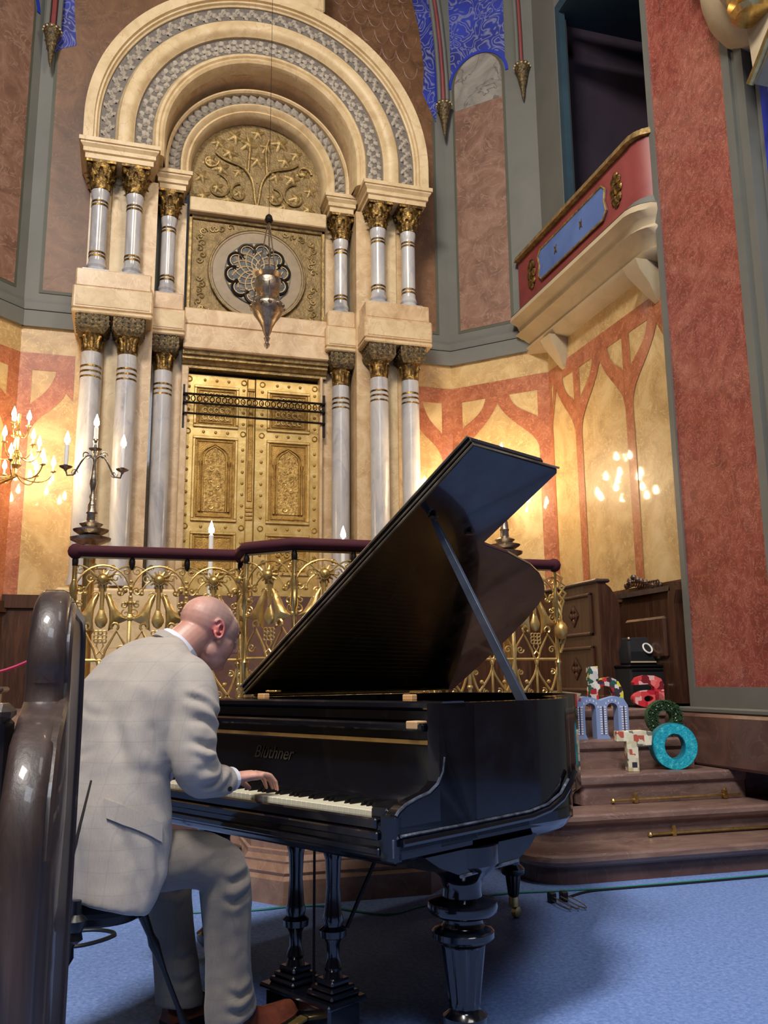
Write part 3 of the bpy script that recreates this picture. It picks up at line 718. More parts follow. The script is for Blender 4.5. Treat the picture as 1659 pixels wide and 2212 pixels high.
# spandrel scrolls of the square
for sx_ in (-1, 1):
    for sz_ in (-1, 1):
        P = []
        for k in range(7):
            a = radians(45) * (1 if sx_ * sz_ > 0 else -1)
            bx = RCX + sx_ * (.60 - .03 * (k % 2)) ; bz = RCZ + sz_ * (.10 + .065 * k)
            P.append(spiral(bx if k < 6 else RCX + sx_ * .45, bz if k < 6 else RCZ + sz_ * .47, .038, k, 1.1, .485, 12, sx_))
        for k in range(4): P.append(spiral(RCX + sx_ * (.56 - .09 * k), RCZ + sz_ * (.43 + .025 * k), .036, k * 2, 1.1, .485, 12, -sx_))
        tubes('scrollwork', P, .008, M_oldgold, pan, 5)
# rosette: dark glass behind pale tracery
M_rglass = mottled('rose_glass', [(0.35, C3(16, 22, 44)), (0.5, C3(40, 56, 66)), (0.65, C3(120, 100, 70))], 14, 0.5, world=True)
def flat_disc(r, y, t, mat, name, seg=48, cx=RCX, cz=RCZ, par=pan):
    m = MB(); m.prism([(cx + r * cos(2 * pi * i / seg), cz + r * sin(2 * pi * i / seg)) for i in range(seg)], y, y + t); return m.build(name, mat, par, smooth=False)
ros = flat_disc(.345, .445, .012, M_rglass, 'rose_window', par=ark)
NP = 10
for k in range(NP):
    a = 2 * pi * k / NP + .15; px_, pz_ = RCX + .25 * cos(a), RCZ + .25 * sin(a)
    m = MB(); m.tube([(px_ + .088 * cos(a + t), .436, pz_ + .088 * sin(a + t)) for t in [(-2.0 + 4.0 * i / 14) for i in range(15)]], .013, 6); m.build('petal_ring', M_iron, ros)
    m = MB(); m.tube([(px_ + .068 * cos(a + t), .434, pz_ + .068 * sin(a + t)) for t in [(-2.4 + 4.8 * i / 14) for i in range(15)]], .0055, 5); m.build('petal_tracery', M_cream, ros)
m = MB()
for k in range(12):
    a = 2 * pi * k / 12
    for sg in (-1, 1):
        m.tube([(RCX + (.03 + .24 * u) * cos(a + sg * 1.25 * u), .438, RCZ + (.03 + .24 * u) * sin(a + sg * 1.25 * u)) for u in [i / 9 for i in range(10)]], .0062, 4)
m.build('lattice_tracery', M_cream, ros)
m = MB()
for k in range(NP * 2):
    a = 2 * pi * k / (NP * 2) + .15 + pi / NP; m.prism([(RCX + .32 * cos(a + d) * q, RCZ + .32 * sin(a + d) * q) for d, q in ((-.04, 1.04), (.04, 1.04), (0, .93))], .44, .446)
m.build('gilt_wedge', M_oldgold, ros, smooth=False)
# lintel and door head mouldings
m = am(); m.bbox(-.72, .76, .34, .6, 4.60, 4.78, .012); m.build('lintel', M_cream2, ark)
m = am(); m.bbox(-.72, .76, .32, .6, 4.34, 4.595, .012); m.build('lintel', M_cream2, ark)
m = am()
rings = [[(-.72, y, z), (.76, y, z)] for y, z in ((.6, 4.34), (.36, 4.34), (.37, 4.30), (.40, 4.295), (.40, 4.265), (.43, 4.25), (.45, 4.225), (.47, 4.22), (.47, 4.19), (.60, 4.19))]
m.loft([[(x, y, z) for (_, y, z) in [(0, r[0][1], r[0][2]) for r in rings]] for x in (-.72, .76)], True); m.build('door_head_moulding', M_brass if False else M_oldgold, ark, ang=20)
for s in (-1, 1):
    m = am(); m.bbox(*sorted((s * .72, s * .67 + .02)), .44, .6, 1.9, 4.2, .008); m.build('door_jamb', M_cream2, ark)
# ---- gilded doors
DY = .55
def fr_rect(m, x0, x1, z0, z1, w, y, d, b=.006):
    m.bbox(x0, x1, y - d, y, z1 - w, z1, b); m.bbox(x0, x1, y - d, y, z0, z0 + w, b)
    m.bbox(x0, x0 + w, y - d, y, z0 + w, z1 - w, b); m.bbox(x1 - w, x1, y - d, y, z0 + w, z1 - w, b)
boss = MB(); boss.ball((0, 0, 0), .016, 8, sy=.6)
def ogee_arch(cx, zb, zs, w, top):
    l = bez((cx - w, zs), (cx - w, zs + (top - zs) * .7), (cx - w * .35, zs + (top - zs) * .8), (cx, top), 8)
    return [(cx - w, zb)] + l + [(2 * cx - x, z) for x, z in l[::-1]][1:] + [(cx + w, zb)]
for (x0, x1) in ((-.69, -.03), (.03, .73)):
    m = am(); m.bbox(x0, x1, DY, DY + .06, 1.9, 4.16, .01); leaf = m.build('door_leaf', M_gold, ark)
    c = (x0 + x1) / 2; hw = .225
    for z0, z1, kind in ((3.60, 4.04, 'grille'), (2.64, 3.51, 'niche'), (2.12, 2.54, 'low')):
        m = MB(); fr_rect(m, c - hw, c + hw, z0, z1, .03, DY, .022); m.build('panel_moulding', M_gold, leaf)
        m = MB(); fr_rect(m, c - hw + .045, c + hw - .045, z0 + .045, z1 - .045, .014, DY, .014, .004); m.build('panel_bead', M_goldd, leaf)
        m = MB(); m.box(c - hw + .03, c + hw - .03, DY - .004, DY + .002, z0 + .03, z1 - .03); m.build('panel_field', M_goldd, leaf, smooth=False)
        if kind == 'grille':
            m = MB(); m.box(c - .145, c + .145, DY - .010, DY - .002, z0 + .07, z1 - .07); m.build('chased_panel', M_goldp, leaf, smooth=False)
            P = []
            for i in range(5):
                for j in range(4):
                    P.append([(c - .112 + .056 * i + .02 * cos(a), DY - .014, z0 + .105 + .078 * j + .024 * sin(a)) for a in [.6 + 5 * q / 9 for q in range(10)]])
            tubes('pierced_scrolls', P, .006, M_gold, leaf, 5)
        elif kind == 'niche':
            pts = ogee_arch(c, z0 + .10, z1 - .26, .115, z1 - .10)
            m = MB(); m.prism(pts, DY - .014, DY - .002); m.build('chased_panel', M_goldp, leaf, smooth=False)
            m = MB(); m.tube([(x, DY - .016, z) for x, z in pts], .010, 6); m.tube([(c + (x - c) * 1.22, DY - .012, z + (.02 if z > z1 - .3 else 0)) for x, z in pts], .007, 6); m.build('niche_arch', M_goldd, leaf)
            for s in (-1, 1):
                m = MB(); m.lathe([(.014, 0), (.014, .03), (.009, .04), (.009, .46), (.015, .48), (.018, .51)], 8, (c + s * .142, DY - .016, z0 + .10)); m.build('colonnette', M_goldd, leaf)
            m = MB()
            for i in range(7):
                m.tube(spiral(c + (.035 if i % 2 else -.035), z0 + .15 + .065 * i, .03, i, 1.0, DY - .017, 10, 1 if i % 2 else -1), .005, 5)
            m.build('vine_relief', M_gold, leaf)
        else:
            m = MB()
            for i in range(3): m.tube(spiral(c - .09 + .09 * i, (z0 + z1) / 2, .04, i, 1.2, DY - .012, 12), .008, 5)
            m.build('vine_relief', M_gold, leaf)
    bp = None
    spots = [(xx, zz) for zz in (4.10, 3.555, 2.59) for xx in (c - .12, c, c + .12)]
    spots += [(xx, 2.70 + .115 * i) for xx in (c - .275, c + .275) for i in range(7)] + [(xx, 3.66 + .12 * i) for xx in (c - .275, c + .275) for i in range(4)] + [(xx, 2.2 + .12 * i) for xx in (c - .275, c + .275) for i in range(3)]
    for (xx, zz) in spots:
        if bp is None: bp = boss.build('boss', M_goldd, leaf); bp.location = (xx, DY - .004, zz)
        else: q = bp.copy(); COL.objects.link(q); q.parent = leaf; q.location = (xx, DY - .004, zz)
    for xx in (c - .275, c + .275):
        for zz in (3.555, 2.59, 4.10):
            q = MB(); q.tube(circ(xx, zz, .026, DY - .002, 14), .007, 5, True); q.build('boss_ring', M_goldd, leaf)
m = am(); m.bbox(-.055, .03, DY - .035, DY, 1.9, 4.14, .01); cv = m.build('cover_strip', M_gold, ark)
m = MB(); m.bbox(-.040, .012, DY - .045, DY - .03, 2.85, 4.0, .008); m.bbox(-.05, .025, DY - .05, DY - .03, 4.0, 4.03, .006); m.bbox(-.05, .025, DY - .05, DY - .03, 3.9, 3.92, .006)
for z in (2.66, 2.70, 2.74, 2.78): m.bbox(-.05, .02, DY - .045, DY - .03, z, z + .02, .005)
m.build('strip_colonnette', M_goldd, cv)
m = am(); m.box(-.70, .74, .58, .62, 4.1, 4.22); m.build('door_gap', M_dark, ark, smooth=False)
# ornate iron rail across the doors
ir = am()
for z in (3.90, 3.81): ir.tube([(-.70, DY - .13, z), (.74, DY - .13, z)], .012, 6)
ir.tube([(-.70, DY - .13, 3.70), (.74, DY - .13, 3.69)], .011, 6)
for x in (-.69, .73): ir.tube([(x, DY - .10, 3.55), (x, DY - .10, 4.0)], .016, 6)
o = ir.build('iron_rail', M_iron, ark)
m = MB()
for i in range(23): m.tube([(-.66 + .0615 * i + .022 * cos(a), DY - .13, 3.855 + .03 * sin(a)) for a in [2 * pi * q / 8 for q in range(8)]], .005, 4, True)
m.build('rail_rings', M_iron, o)

# ---- hanging lamp in front of the ark
hl = empty('eternal_lamp', (0.0, -.62, 4.10), 0, 'silver hanging lamp with pointed drop in front of the rose window', 'lamp')
m = MB(); m.lathe([(.006, -.06), (.022, -.04), (.028, -.02), (.014, .0), (.022, .02), (.03, .04), (.018, .05), (.035, .09), (.05, .14), (.075, .19), (.125, .26), (.15, .32), (.15, .36), (.11, .40), (.07, .42)], 24); m.build('lamp_bowl', M_silver, hl)
m = MB(); m.lathe([(.07, .42), (.10, .47), (.125, .55), (.12, .60), (.09, .62), (.12, .66), (.10, .67)], 20); m.build('lamp_crown', M_silver, hl)
m = MB()
for k in range(12): m.ball((.15 * cos(k * pi / 6), .15 * sin(k * pi / 6), .335), .018, 6)
m.build('bowl_knobs', M_silver, hl)
for k in range(3):
    a = k * 2 * pi / 3 + .5
    m = MB(); m.tube([(.15 * cos(a) * (1 - t), .15 * sin(a) * (1 - t), .36 + .86 * t) for t in [i / 8 for i in range(9)]], .007, 5); m.build('chain', M_silver, hl)
m = MB(); m.lathe([(.03, 1.18), (.04, 1.2), (.03, 1.24), (.01, 1.26)], 10); m.tube([(0, 0, 1.25), (0, 0, 3.0), (0, 0, 6.9)], .0022, 5); m.build('ceiling_chain', M_iron, hl)
# ================================================================== platform, bay and stairs
PZ = .87
plat = empty('stone_platform', (0, -1.5, 0), 0, 'raised stone platform with projecting rosy marble bay under the gilded railing', 'platform')
def pm(): m = MB(); m.M = T(0, 1.5, 0); return m
def deck(e, z): return [(x, y, z) for x, y in ((-2.96, -2.975 - e), (1.60 + e * .5, -2.975 - e), (1.60 + e * .5, -2.13), (2.94, -2.13), (2.94, -.30), (2.18, .46), (-2.18, .46), (-2.94, -.30))]
m = pm(); m.loft([deck(0, 0), deck(0, PZ - .05)], True); m.build('platform_body', M_bay, plat, smooth=False)
m = pm(); m.loft([deck(.02, PZ - .05), deck(.02, PZ)], True); m.build('platform_slab', M_stepst, plat, smooth=False)
def bayoff(e):
    return [(-.46 - e * .4, -2.9), (-.46 - e, -3.33 - e * .1), (-.29 - e * .45, -3.53 - e), (.44 + e * .45, -3.53 - e), (.62 + e, -3.33 - e * .1), (.62 + e * .4, -2.9)]
def bayrings(m, levels):
    m.loft([[(x, y, z) for x, y in bayoff(e)] for e, z in levels], True)
m = pm(); bayrings(m, [(.045, 0), (.045, .115), (.035, .13), (.03, .135)]); m.build('bay_plinth', M_bay, plat, ang=25)
m = pm(); bayrings(m, [(.03, .136), (.035, .15), (.02, .17), (.01, .19), (.012, .20), (-.005, .225), (-.005, .245), (-.02, .25), (-.02, .30)]); m.build('bay_base_moulding', M_bay, plat, ang=25)
m = pm(); bayrings(m, [(-.02, .30), (-.02, .78), (0, .80), (.02, .83), (.03, .84), (.03, PZ)]); m.build('bay_body', M_bay, plat, ang=25)
for x0, x1 in ((-.24, .04), (.10, .38)):
    m = pm(); m.bbox(x0, x1, -3.53, -3.5, .36, .72, .008); m.build('marble_panel', M_bay, plat)
# platform front left and right of the bay
for x0, x1 in ((-2.85, -1.45), (-1.4, -.55), (.72, 1.55)):
    m = pm(); m.bbox(x0, x1, -2.995, -2.97, .12, .78, .01); m.build('front_panel', M_stepdk, plat)
m = pm(); m.bbox(-2.9, -.5, -3.06, -2.97, 0, .11, .01); m.build('front_plinth', M_stepdk, plat)
st = empty('stone_stairs', (2.0, -3.2, 0), 0, 'wide red-brown stone stairs with brass stair rods right of the piano', 'stairs')
def sm(): m = MB(); m.M = T(-2.0, 3.2, 0); return m
lv = [(0, -3.62), (.156, -3.66), (.31, -3.34), (.49, -3.02), (.68, -2.70), (.87, -2.38)]
xl = [1.02, 1.02, 1.22, 1.62, 1.62, 1.62]; xr = [3.9, 3.9, 3.9, 2.86, 2.71, 2.71]
def step_plan(x0, x1, yf, yb, r=.22):
    pts = [(x1, yb), (x1, yf)]
    for i in range(7):
        a = -pi / 2 - (pi / 2) * i / 6; pts.append((x0 + r + r * cos(a), yf + r + r * sin(a)))
    pts.append((x0, yb)); return pts
for k in range(1, 6):
    z1, yn = lv[k]; z0 = lv[k - 1][0]
    def rg(e, z): return [(x, y, z) for x, y in step_plan(xl[k] + e, xr[k], yn + (e if k < 3 else e * .5), -3.0 if k < 3 else -2.14, .22 if k < 3 else .03)]
    m = sm(); rg_ = [rg(.045, z0), rg(.045, z1 - .07)]; m.loft(rg_, True); m.build('step_riser', M_stepst if k != 1 else M_stepdk, st, smooth=False)
    m = sm(); m.loft([rg(.035, z1 - .07), rg(.01, z1 - .055), rg(0, z1 - .035), rg(.004, z1 - .012), rg(.016, z1)], True); m.build('step_nosing', M_stepst, st, ang=20)
for x0, x1, y, z in ((1.93, 3.4, -3.31, .175), (1.86, 2.80, -3.025, .335)):
    m = sm(); m.tube([(x0, y, z), (x1, y, z)], .008, 8); m.ball((x0, y, z), .016, 8); r_ = m.build('stair_rod', M_brass, st)
    for xx in (x0 + .16, x1 - .12):
        m = sm(); m.box(xx - .012, xx + .012, y - .012, y + .02, z - .02, z + .03); m.ball((xx, y - .005, z + .035), .012, 6); m.build('rod_bracket', M_brass, st)
blk = struct(MB().bbox(2.72, 3.7, -3.5, -2.4, .49, .84, .02).build('pillar_base_right', M_stepdk))
m = MB(); m.bbox(2.78, 3.7, -3.5, -2.42, .84, .88, .01); m.build('base_fillet', M_grey, blk)
m = MB(); m.box(2.88, 3.9, -2.98, -2.4, 0, .49); m.build('base_core', M_stepdk, blk, smooth=False)

# ================================================================== gilded railing with velvet rail
RT = 1.85
rl = empty('gilded_railing', (.08, -3.0, PZ), 0, 'gilded wrought iron railing with maroon velvet handrail around the bay', 'railing')
RM = T(-.08, 3.0, -PZ)
path = [(-1.40, -2.96), (-.48, -2.97), (-.48, -3.24), (-.25, -3.46), (.41, -3.46), (.64, -3.24), (.64, -2.97), (1.56, -2.96)]
def velvet(pts, z, name='velvet_handrail'):
    m = MB(); m.M = RM; V = [Vector((x, y, z)) for x, y in pts]; n = len(V); rings = []
    for i in range(n):
        t0 = (V[i] - V[i - 1]).normalized() if i else (V[1] - V[0]).normalized(); t1 = (V[i + 1] - V[i]).normalized() if i < n - 1 else t0
        t = (t0 + t1).normalized(); nn = Vector((t.y, -t.x, 0)); k = 1 / max(.5, nn.dot(Vector((t0.y, -t0.x, 0))))
        rings.append([V[i] + nn * (.042 * cos(a) * k) + Vector((0, 0, .036 * sin(a) * (1.0 if sin(a) > 0 else .8))) for a in [2 * pi * q / 14 for q in range(14)]])
    m.loft(rings, True)
    for e in (0, -1): m.ball(tuple(V[e]), .045, 12)
    return m.build(name, M_velvet, rl, ang=60)
velvet(path[:2], RT - .035); velvet([(-.48, -3.0), (-.48, -3.24), (-.25, -3.46), (.41, -3.46), (.64, -3.24), (.64, -3.0)], RT - .03); velvet(path[6:], RT - .035)
# one module of ironwork, width w, centred on x=0, facing -y, z from 0 (platform) to .93
def module_parts(w):
    P = {}
    h = w / 2
    m = MB(); m.bbox(-h - .011, -h + .011, -.008, .008, .02, .60, .003); m.tube([(-h, 0, .60), (-h, 0, .70)], .012, 6); m.bbox(-h - .017, -h + .017, -.012, .012, .56, .585, .003); m.bbox(-h - .016, -h + .016, -.012, .012, .16, .18, .003); P['upright'] = m
    m = MB(); m.tube([(-h + .02 * 0, 0, .30), (-h * .9, 0, .42), (-h * .55, 0, .50), (-h * .2, 0, .40), (0, 0, .30)], .008, 6); m.tube([(h, 0, .30), (h * .9, 0, .42), (h * .55, 0, .50), (h * .2, 0, .40), (0, 0, .30)], .008, 6); P['upper_scroll_arch'] = m
    m = MB()
    for s in (-1, 1):
        m.tube(bez((s * h, 0, .34), (s * h * .85, 0, .18), (s * h * .5, 0, .08), (0, 0, .04), 10), .008, 6)
        m.tube(bez((0, 0, .30), (s * .012, 0, .2), (s * h * .75, 0, .16), (s * h * .95, 0, .02), 10), .008, 6)
        m.ball((s * h * .5, -.005, .20), .014, 6)
    P['lancet_scroll'] = m
    m = MB(); m.bbox(-.007, .007, -.006, .006, 0, .34, .002); P['centre_bar'] = m
    m = MB()
    for i in range(3):
        for j in range(3):
            if (i, j) != (1, 1): m.tube(circ((i - 1) * .022, .47 + (j - 1) * .022, .012, 0, 10), .0045, 5, True)
    m.tube([(.012, 0, .44), (.018, 0, .42), (0, 0, .39), (-.018, 0, .42), (-.012, 0, .44)], .005, 5); m.tube([(0, 0, .39), (.022, 0, .365), (0, 0, .34), (-.022, 0, .365), (0, 0, .39)], .005, 5)
    P['knot'] = m
    m = MB(); m.lathe([(.004, 0), (.022, .012), (.034, .035), (.034, .055), (.022, .085), (.012, .115), (.006, .125)], 12, (0, 0, .515), True, 1, .5); P['teardrop'] = m
    for s, nm in ((-1, 'flared_leaf'), (1, 'flared_leaf_r')):
        pts = [(.038, .50), (.060, .515), (.075, .54), (.10, .545), (.145, .565), (.115, .585), (.090, .62), (.070, .66), (.045, .70), (.02, .715), (.02, .68), (.040, .62), (.044, .56)]
        k = min(1.0, h / .152)
        m = MB(); n = len(pts); 
        vs = [(s * x * k, -.004, z) for x, z in pts] + [(s * (.06 + (x - .06) * .5) * k, -.024, .6 + (z - .6) * .6) for x, z in pts] + [(s * x * k, .006, z) for x, z in pts]
        fs = [(i, (i + 1) % n, n + (i + 1) % n, n + i) for i in range(n)] + [tuple(range(n, 2 * n))] + [(i, 2 * n + i, 2 * n + (i + 1) % n, (i + 1) % n) for i in range(n)] + [tuple(range(2 * n, 3 * n))]
        m.add(vs, fs); m.tube([(s * (.075 + .02 * cos(a)) * k, -.014, .525 + .02 * sin(a)) for a in [i * .7 - 1 for i in range(8)]], .008, 5); P[nm] = m
    m = MB(); m.ball((0, -.018, .79), .028, 12); m.lathe([(.01, 0), (.04, 0), (.045, .006), (.03, .01)], 16, (0, 0, 0)) if False else None
    for i in range(12):
        a = 2 * pi * i / 12; m.tube([(.028 * cos(a), -.01, .79 + .028 * sin(a)), (.055 * cos(a), -.004, .79 + .055 * sin(a))], [.010, .004], 5)
    P['sun_rosette'] = m
    m = MB(); m.tube([(0, 0, .62), (0, 0, .76)], .012, 6); m.tube([(h * cos(a), 0, .70 + .17 * sin(a)) for a in [pi * i / 14 for i in range(15)]], .006, 5); m.tube([(h * .62 * cos(a), 0, .70 + .10 * sin(a)) for a in [pi * i / 14 for i in range(15)]], .005, 5)
    for s in (-1, 1): m.tube([(s * (h + h * 0.9 * cos(a)), 0, .72 + .15 * sin(a)) for a in [pi / 2 + pi / 2 * i / 8 for i in range(9)]], .005, 5)
    P['interlaced_arches'] = m
    m = MB()
    for s in (-1, 1):
        m.tube(spiral(s * (h - .03), .73, .026, 0, 1.3, 0, 14, s), .005, 5); m.tube(spiral(s * (h - .035), .65, .022, 1, 1.3, 0, 12, -s), .005, 5); m.ball((s * (h - .03), -.006, .73), .010, 6)
    for i in range(5): m.ball((-h, -.006, .66 + .03 * i), .011, 6)
    P['small_scrolls'] = m
    m = MB(); m.lathe([(.004, 0), (.016, .02), (.018, .05), (.010, .08), (.014, .10)], 8, (-h, 0, .845)); P['dark_bud'] = m
    m = MB()
    for s in (-1, 1):
        for (cx_, cz_, r_, a_, sg) in ((.45, .80, .030, 0, 1), (.80, .84, .026, 2, -1), (.62, .72, .026, 1, -1), (.22, .70, .022, 3, 1), (.85, .60, .026, 2, 1), (.38, .60, .018, 1, -1), (.3, .86, .02, 4, 1)):
            m.tube(spiral(s * h * cx_, cz_, r_, a_, 1.2, .004, 12, s * sg), .0045, 5)
        for k in range(3): m.ball((s * h * (.35 + .25 * k), -.006, .66 + .05 * (k % 2)), .011, 6)
    P['vine_tendrils'] = m
    m = MB()
    for s in (-1, 1):
        m.tube(spiral(s * h * .72, .40, .026, 0, 1.3, 0, 12, s), .005, 5); m.tube(spiral(s * h * .30, .14, .022, 2, 1.3, 0, 12, -s), .005, 5); m.tube(spiral(s * h * .72, .26, .02, 2, 1.3, 0, 12, -s), .005, 5)
    P['lower_tendrils'] = m
    return P
protos = {}
def run(p, q, n):
    p = Vector((p[0], p[1], 0)); q = Vector((q[0], q[1], 0)); d = (q - p); w = d.length / n; d.normalize(); a = atan2(d.y, d.x)
    key = round(w, 3)
    if key not in protos:
        protos[key] = {}
        new = True
    for i in range(n):
        c = p + d * w * (i + .5); M = RM @ T(c.x, c.y, PZ) @ RZ(a)
        if not protos[key]:
            for nm, mb in module_parts(w).items():
                o = mb.build(nm.replace('_r', '') if nm.endswith('_r') else nm, {'dark_bud': M_iron, 'centre_bar': M_gold, 'upright': M_gold}.get(nm, M_gold), rl, ang=50)
                o.matrix_basis = M; protos[key][nm] = o
        else:
            for o in protos[key].values():
                c2 = o.copy(); COL.objects.link(c2); c2.parent = rl; c2.matrix_basis = M
    m = MB(); m.M = RM
    for z in (.03, .34, .915): m.tube([(p.x, p.y, PZ + z), (q.x, q.y, PZ + z)], .009, 5)
    m.build('rail_bar', M_gold, rl)
run(path[0], path[1], 3); run(path[2], path[3], 1); run(path[3], path[4], 2); run(path[4], path[5], 1); run(path[6], path[7], 3)
run(path[1], path[2], 1); run(path[5], path[6], 1)
for (x, y) in path:
    m = MB(); m.M = RM; m.lathe([(.026, 0), (.026, .03), (.016, .05), (.016, .30), (.024, .32), (.016, .34), (.014, .60), (.024, .62), (.02, .70), (.026, .74), (.014, .78), (.014, .9)], 10, (x, y, PZ)); m.build('post', M_brass, rl)
m = MB(); m.M = RM
for i in range(8): m.tube([(1.56, -2.96, PZ + .9 - .04 * i), (1.60 + .02 * sin(i), -2.99, PZ + .86 - .05 * i), (1.575, -2.97, PZ + .8 - .06 * i)], .008, 5)
m.ball((1.575, -2.99, PZ + .52), .045, 10, 1.3); m.build('end_leaf', M_gold, rl, ang=50)

# ================================================================== candelabra, candles, wall lights
def flame(mb, c, s=1.0): mb.lathe([(.003, 0), (.014 * s, .012 * s), (.016 * s, .026 * s), (.009 * s, .05 * s), (.001, .075 * s)], 10, c)
def candelabrum(x, y, label):
    zb = PZ; t = empty('candelabrum', (x, y, zb), 0, label, 'candelabrum', 'three-branched candelabra behind the railing')
    m = MB(); m.lathe([(.16, 0), (.16, .04), (.06, .08), (.04, .14), (.035, .5), (.05, .52), (.035, .56), (.035, 1.0), (.05, 1.03)], 20); m.build('pedestal_stem', M_brass, t)
    m = MB(); m.lathe([(.05, 1.03), (.115, 1.06), (.12, 1.075), (.06, 1.09), (.10, 1.115), (.105, 1.125), (.05, 1.14), (.07, 1.16), (.03, 1.18), (.028, 1.22), (.034, 1.23), (.028, 1.24), (.026, 1.28)], 20); m.build('base_cup', M_silver, t)
    m = MB(); m.lathe([(.026, 1.28), (.018, 1.30), (.022, 1.33), (.012, 1.35), (.016, 1.38), (.024, 1.41), (.018, 1.46), (.010, 1.54), (.016, 1.56), (.010, 1.58), (.020, 1.62), (.012, 1.66), (.018, 1.68), (.010, 1.70)], 14); m.build('stem', M_silver, t)
    for s in (-1, 1):
        m = MB(); m.tube(bez((0, 0, 1.55), (s * .05, 0, 1.66), (s * .09, 0, 1.50), (s * .12, 0, 1.46), 10) + [(s * .155, 0, 1.455), (s * .165, 0, 1.49)], .006, 6)
        m.tube(spiral(s * .05, 1.59, .028, 0, 1.4, 0, 14, s), .004, 5); m.tube(spiral(s * .115, 1.475, .022, 0, 1.4, 0, 12, -s), .004, 5); m.build('arm', M_silver, t)
    for dx, dz in ((0, 1.60), (-.165, 1.46), (.165, 1.46)):
        zz = dz + (.02 if dx else .0)
        m = MB(); m.lathe([(.006, 0), (.012, .012), (.036, .024), (.040, .030), (.014, .030), (.014, .04)], 14, (dx, 0, zz)); m.build('drip_pan', M_silver, t)
        m = MB(); m.lathe([(.013, 0), (.013, .135), (.004, .142)], 12, (dx, 0, zz + .03)); cdl = m.build('candle', M_wax, t)
        m = MB(); flame(m, (dx, 0, zz + .17), 1.1); m.build('flame', M_flame, cdl)
    return t
candelabrum(-1.34, -2.62, 'silver candelabrum with three lit candles at the left end of the railing')
candelabrum(1.37, -2.62, 'silver candelabrum mostly hidden behind the raised piano lid')
for x, y, z1, lab in ((-.60, -2.35, 2.06, 'tall lit white candle in front of the golden doors'), (.29, -2.35, 2.06, 'tall lit candle in front of the white columns right of the doors')):
    t = empty('standing_candle', (x, y, PZ), 0, lab, 'candle', 'single candles behind the railing')
    m = MB(); m.lathe([(.09, 0), (.09, .02), (.02, .05), (.014, .3), (.022, .33), (.012, .36), (.012, .68), (.04, .70), (.016, .71)], 16); m.build('candlestick', M_brass, t)
    m = MB(); m.lathe([(.016, .70), (.016, z1 - PZ - .03), (.005, z1 - PZ - .02)], 12); m.build('wax_candle', M_wax, t)
    m = MB(); flame(m, (0, 0, z1 - PZ - .02), 1.2); m.build('flame', M_flame, t)
def wall_light(sx, label):
    x0 = sx * 2.12 + .05; t = empty('branched_wall_light', (x0, -.30, 2.86), 0, label, 'wall light', 'branched brass wall lights beside the ark')
    m = MB(); m.tube([(sx * .52, .42, -.1), (sx * .3, .2, -.16), (0, 0, -.05), (0, 0, .5)], .014, 8); m.lathe([(.02, 0), (.05, .03), (.03, .07), (.045, .12), (.02, .16)], 14, (0, 0, .02)); m.lathe([(.06, 0), (.03, .04)], 12, (0, 0, .3)); m.build('stem', M_brass, t)
    i = 0
    for r, z, n, off in ((.30, .02, 7, .2), (.19, .20, 5, .5), (.08, .40, 3, .1)):
        for k in range(n):
            a = off + 2 * pi * k / n; cx, cy = r * cos(a), r * sin(a); 
            m = MB(); m.tube(bez((0, 0, z - .04), (cx * .4, cy * .4, z - .14), (cx * .9, cy * .9, z - .12), (cx, cy, z), 10), .006, 5); m.lathe([(.005, -.01), (.026, .0), (.026, .006), (.010, .008)], 10, (cx, cy, z)); m.build('branch', M_brass, t)
            m = MB(); m.lathe([(.008, 0), (.008, .05)], 8, (cx, cy, z)); cs = m.build('candle_sleeve', M_wax, t)
            m = MB(); flame(m, (cx, cy, z + .05), 1.25); m.build('bulb', M_bulb, cs)
    return t
wall_light(-1, 'branched brass wall light with candle bulbs at the left edge')
wall_light(1, 'branched brass wall light hidden behind the raised piano lid')

# ================================================================== pews at the right
def rosette_relief(m, x, yc, zc, r, axis_x=True):
    for i in range(4):
        a = pi / 2 * i; m.ball((x, yc + r * .6 * cos(a), zc + r * .7 * sin(a)), r * .38, 8, sx=.35)
    m.ball((x, yc, zc), r * .3, 8, sx=.4)
    m.tube([(x, yc + r * cos(a), zc + r * 1.15 * sin(a)) for a in [2 * pi * i / 4 for i in range(4)]], r * .09, 5, closed=True)
p1_ = empty('carved_pew', (2.6, -1.5, PZ), 0, 'brown wooden pew back with carved lozenge panels beside the railing end', 'pew')
PM = T(-2.6, 1.5, -PZ) @ T(.15, .30, 0)
def wm(): m = MB(); m.M = PM; return m
m = wm(); m.box(2.30, 2.36, -2.20, -1.0, PZ, 1.83); m.build('back_board', M_wood, p1_, smooth=False)
m = wm(); pr = [(2.30, PZ), (2.48, PZ), (2.48, 1.66), (2.45, 1.73), (2.41, 1.79), (2.36, 1.83), (2.30, 1.84)]
m.prism(pr, -2.26, -2.20); m.build('end_panel', M_wood, p1_, smooth=False)
m = wm(); m.bbox(2.27, 2.40, -2.28, -1.0, 1.83, 1.86, .01); m.build('cap_rail', M_pew, p1_)
for z0, z1 in ((1.42, 1.76), (.98, 1.34)):
    m = wm(); 
    for (a, b, c, d) in ((-2.16, -1.5, z1 - .03, z1), (-2.16, -1.5, z0, z0 + .03), (-2.16, -2.13, z0, z1), (-1.53, -1.5, z0, z1)): m.bbox(2.275, 2.305, a, b, c, d, .01)
    m.build('panel_moulding', M_wood, p1_)
    m = wm(); rosette_relief(m, 2.295, -1.85, (z0 + z1) / 2, .075); m.build('carved_rosette', M_wood, p1_)
m = wm(); m.bbox(2.28, 2.50, -2.28, -1.0, PZ, .96, .01); m.build('plinth', M_wood, p1_)
p2_ = empty('carved_settle', (2.85, -2.0, PZ), 0, 'dark wooden settle with carved crest behind the black bag near the pier', 'pew')
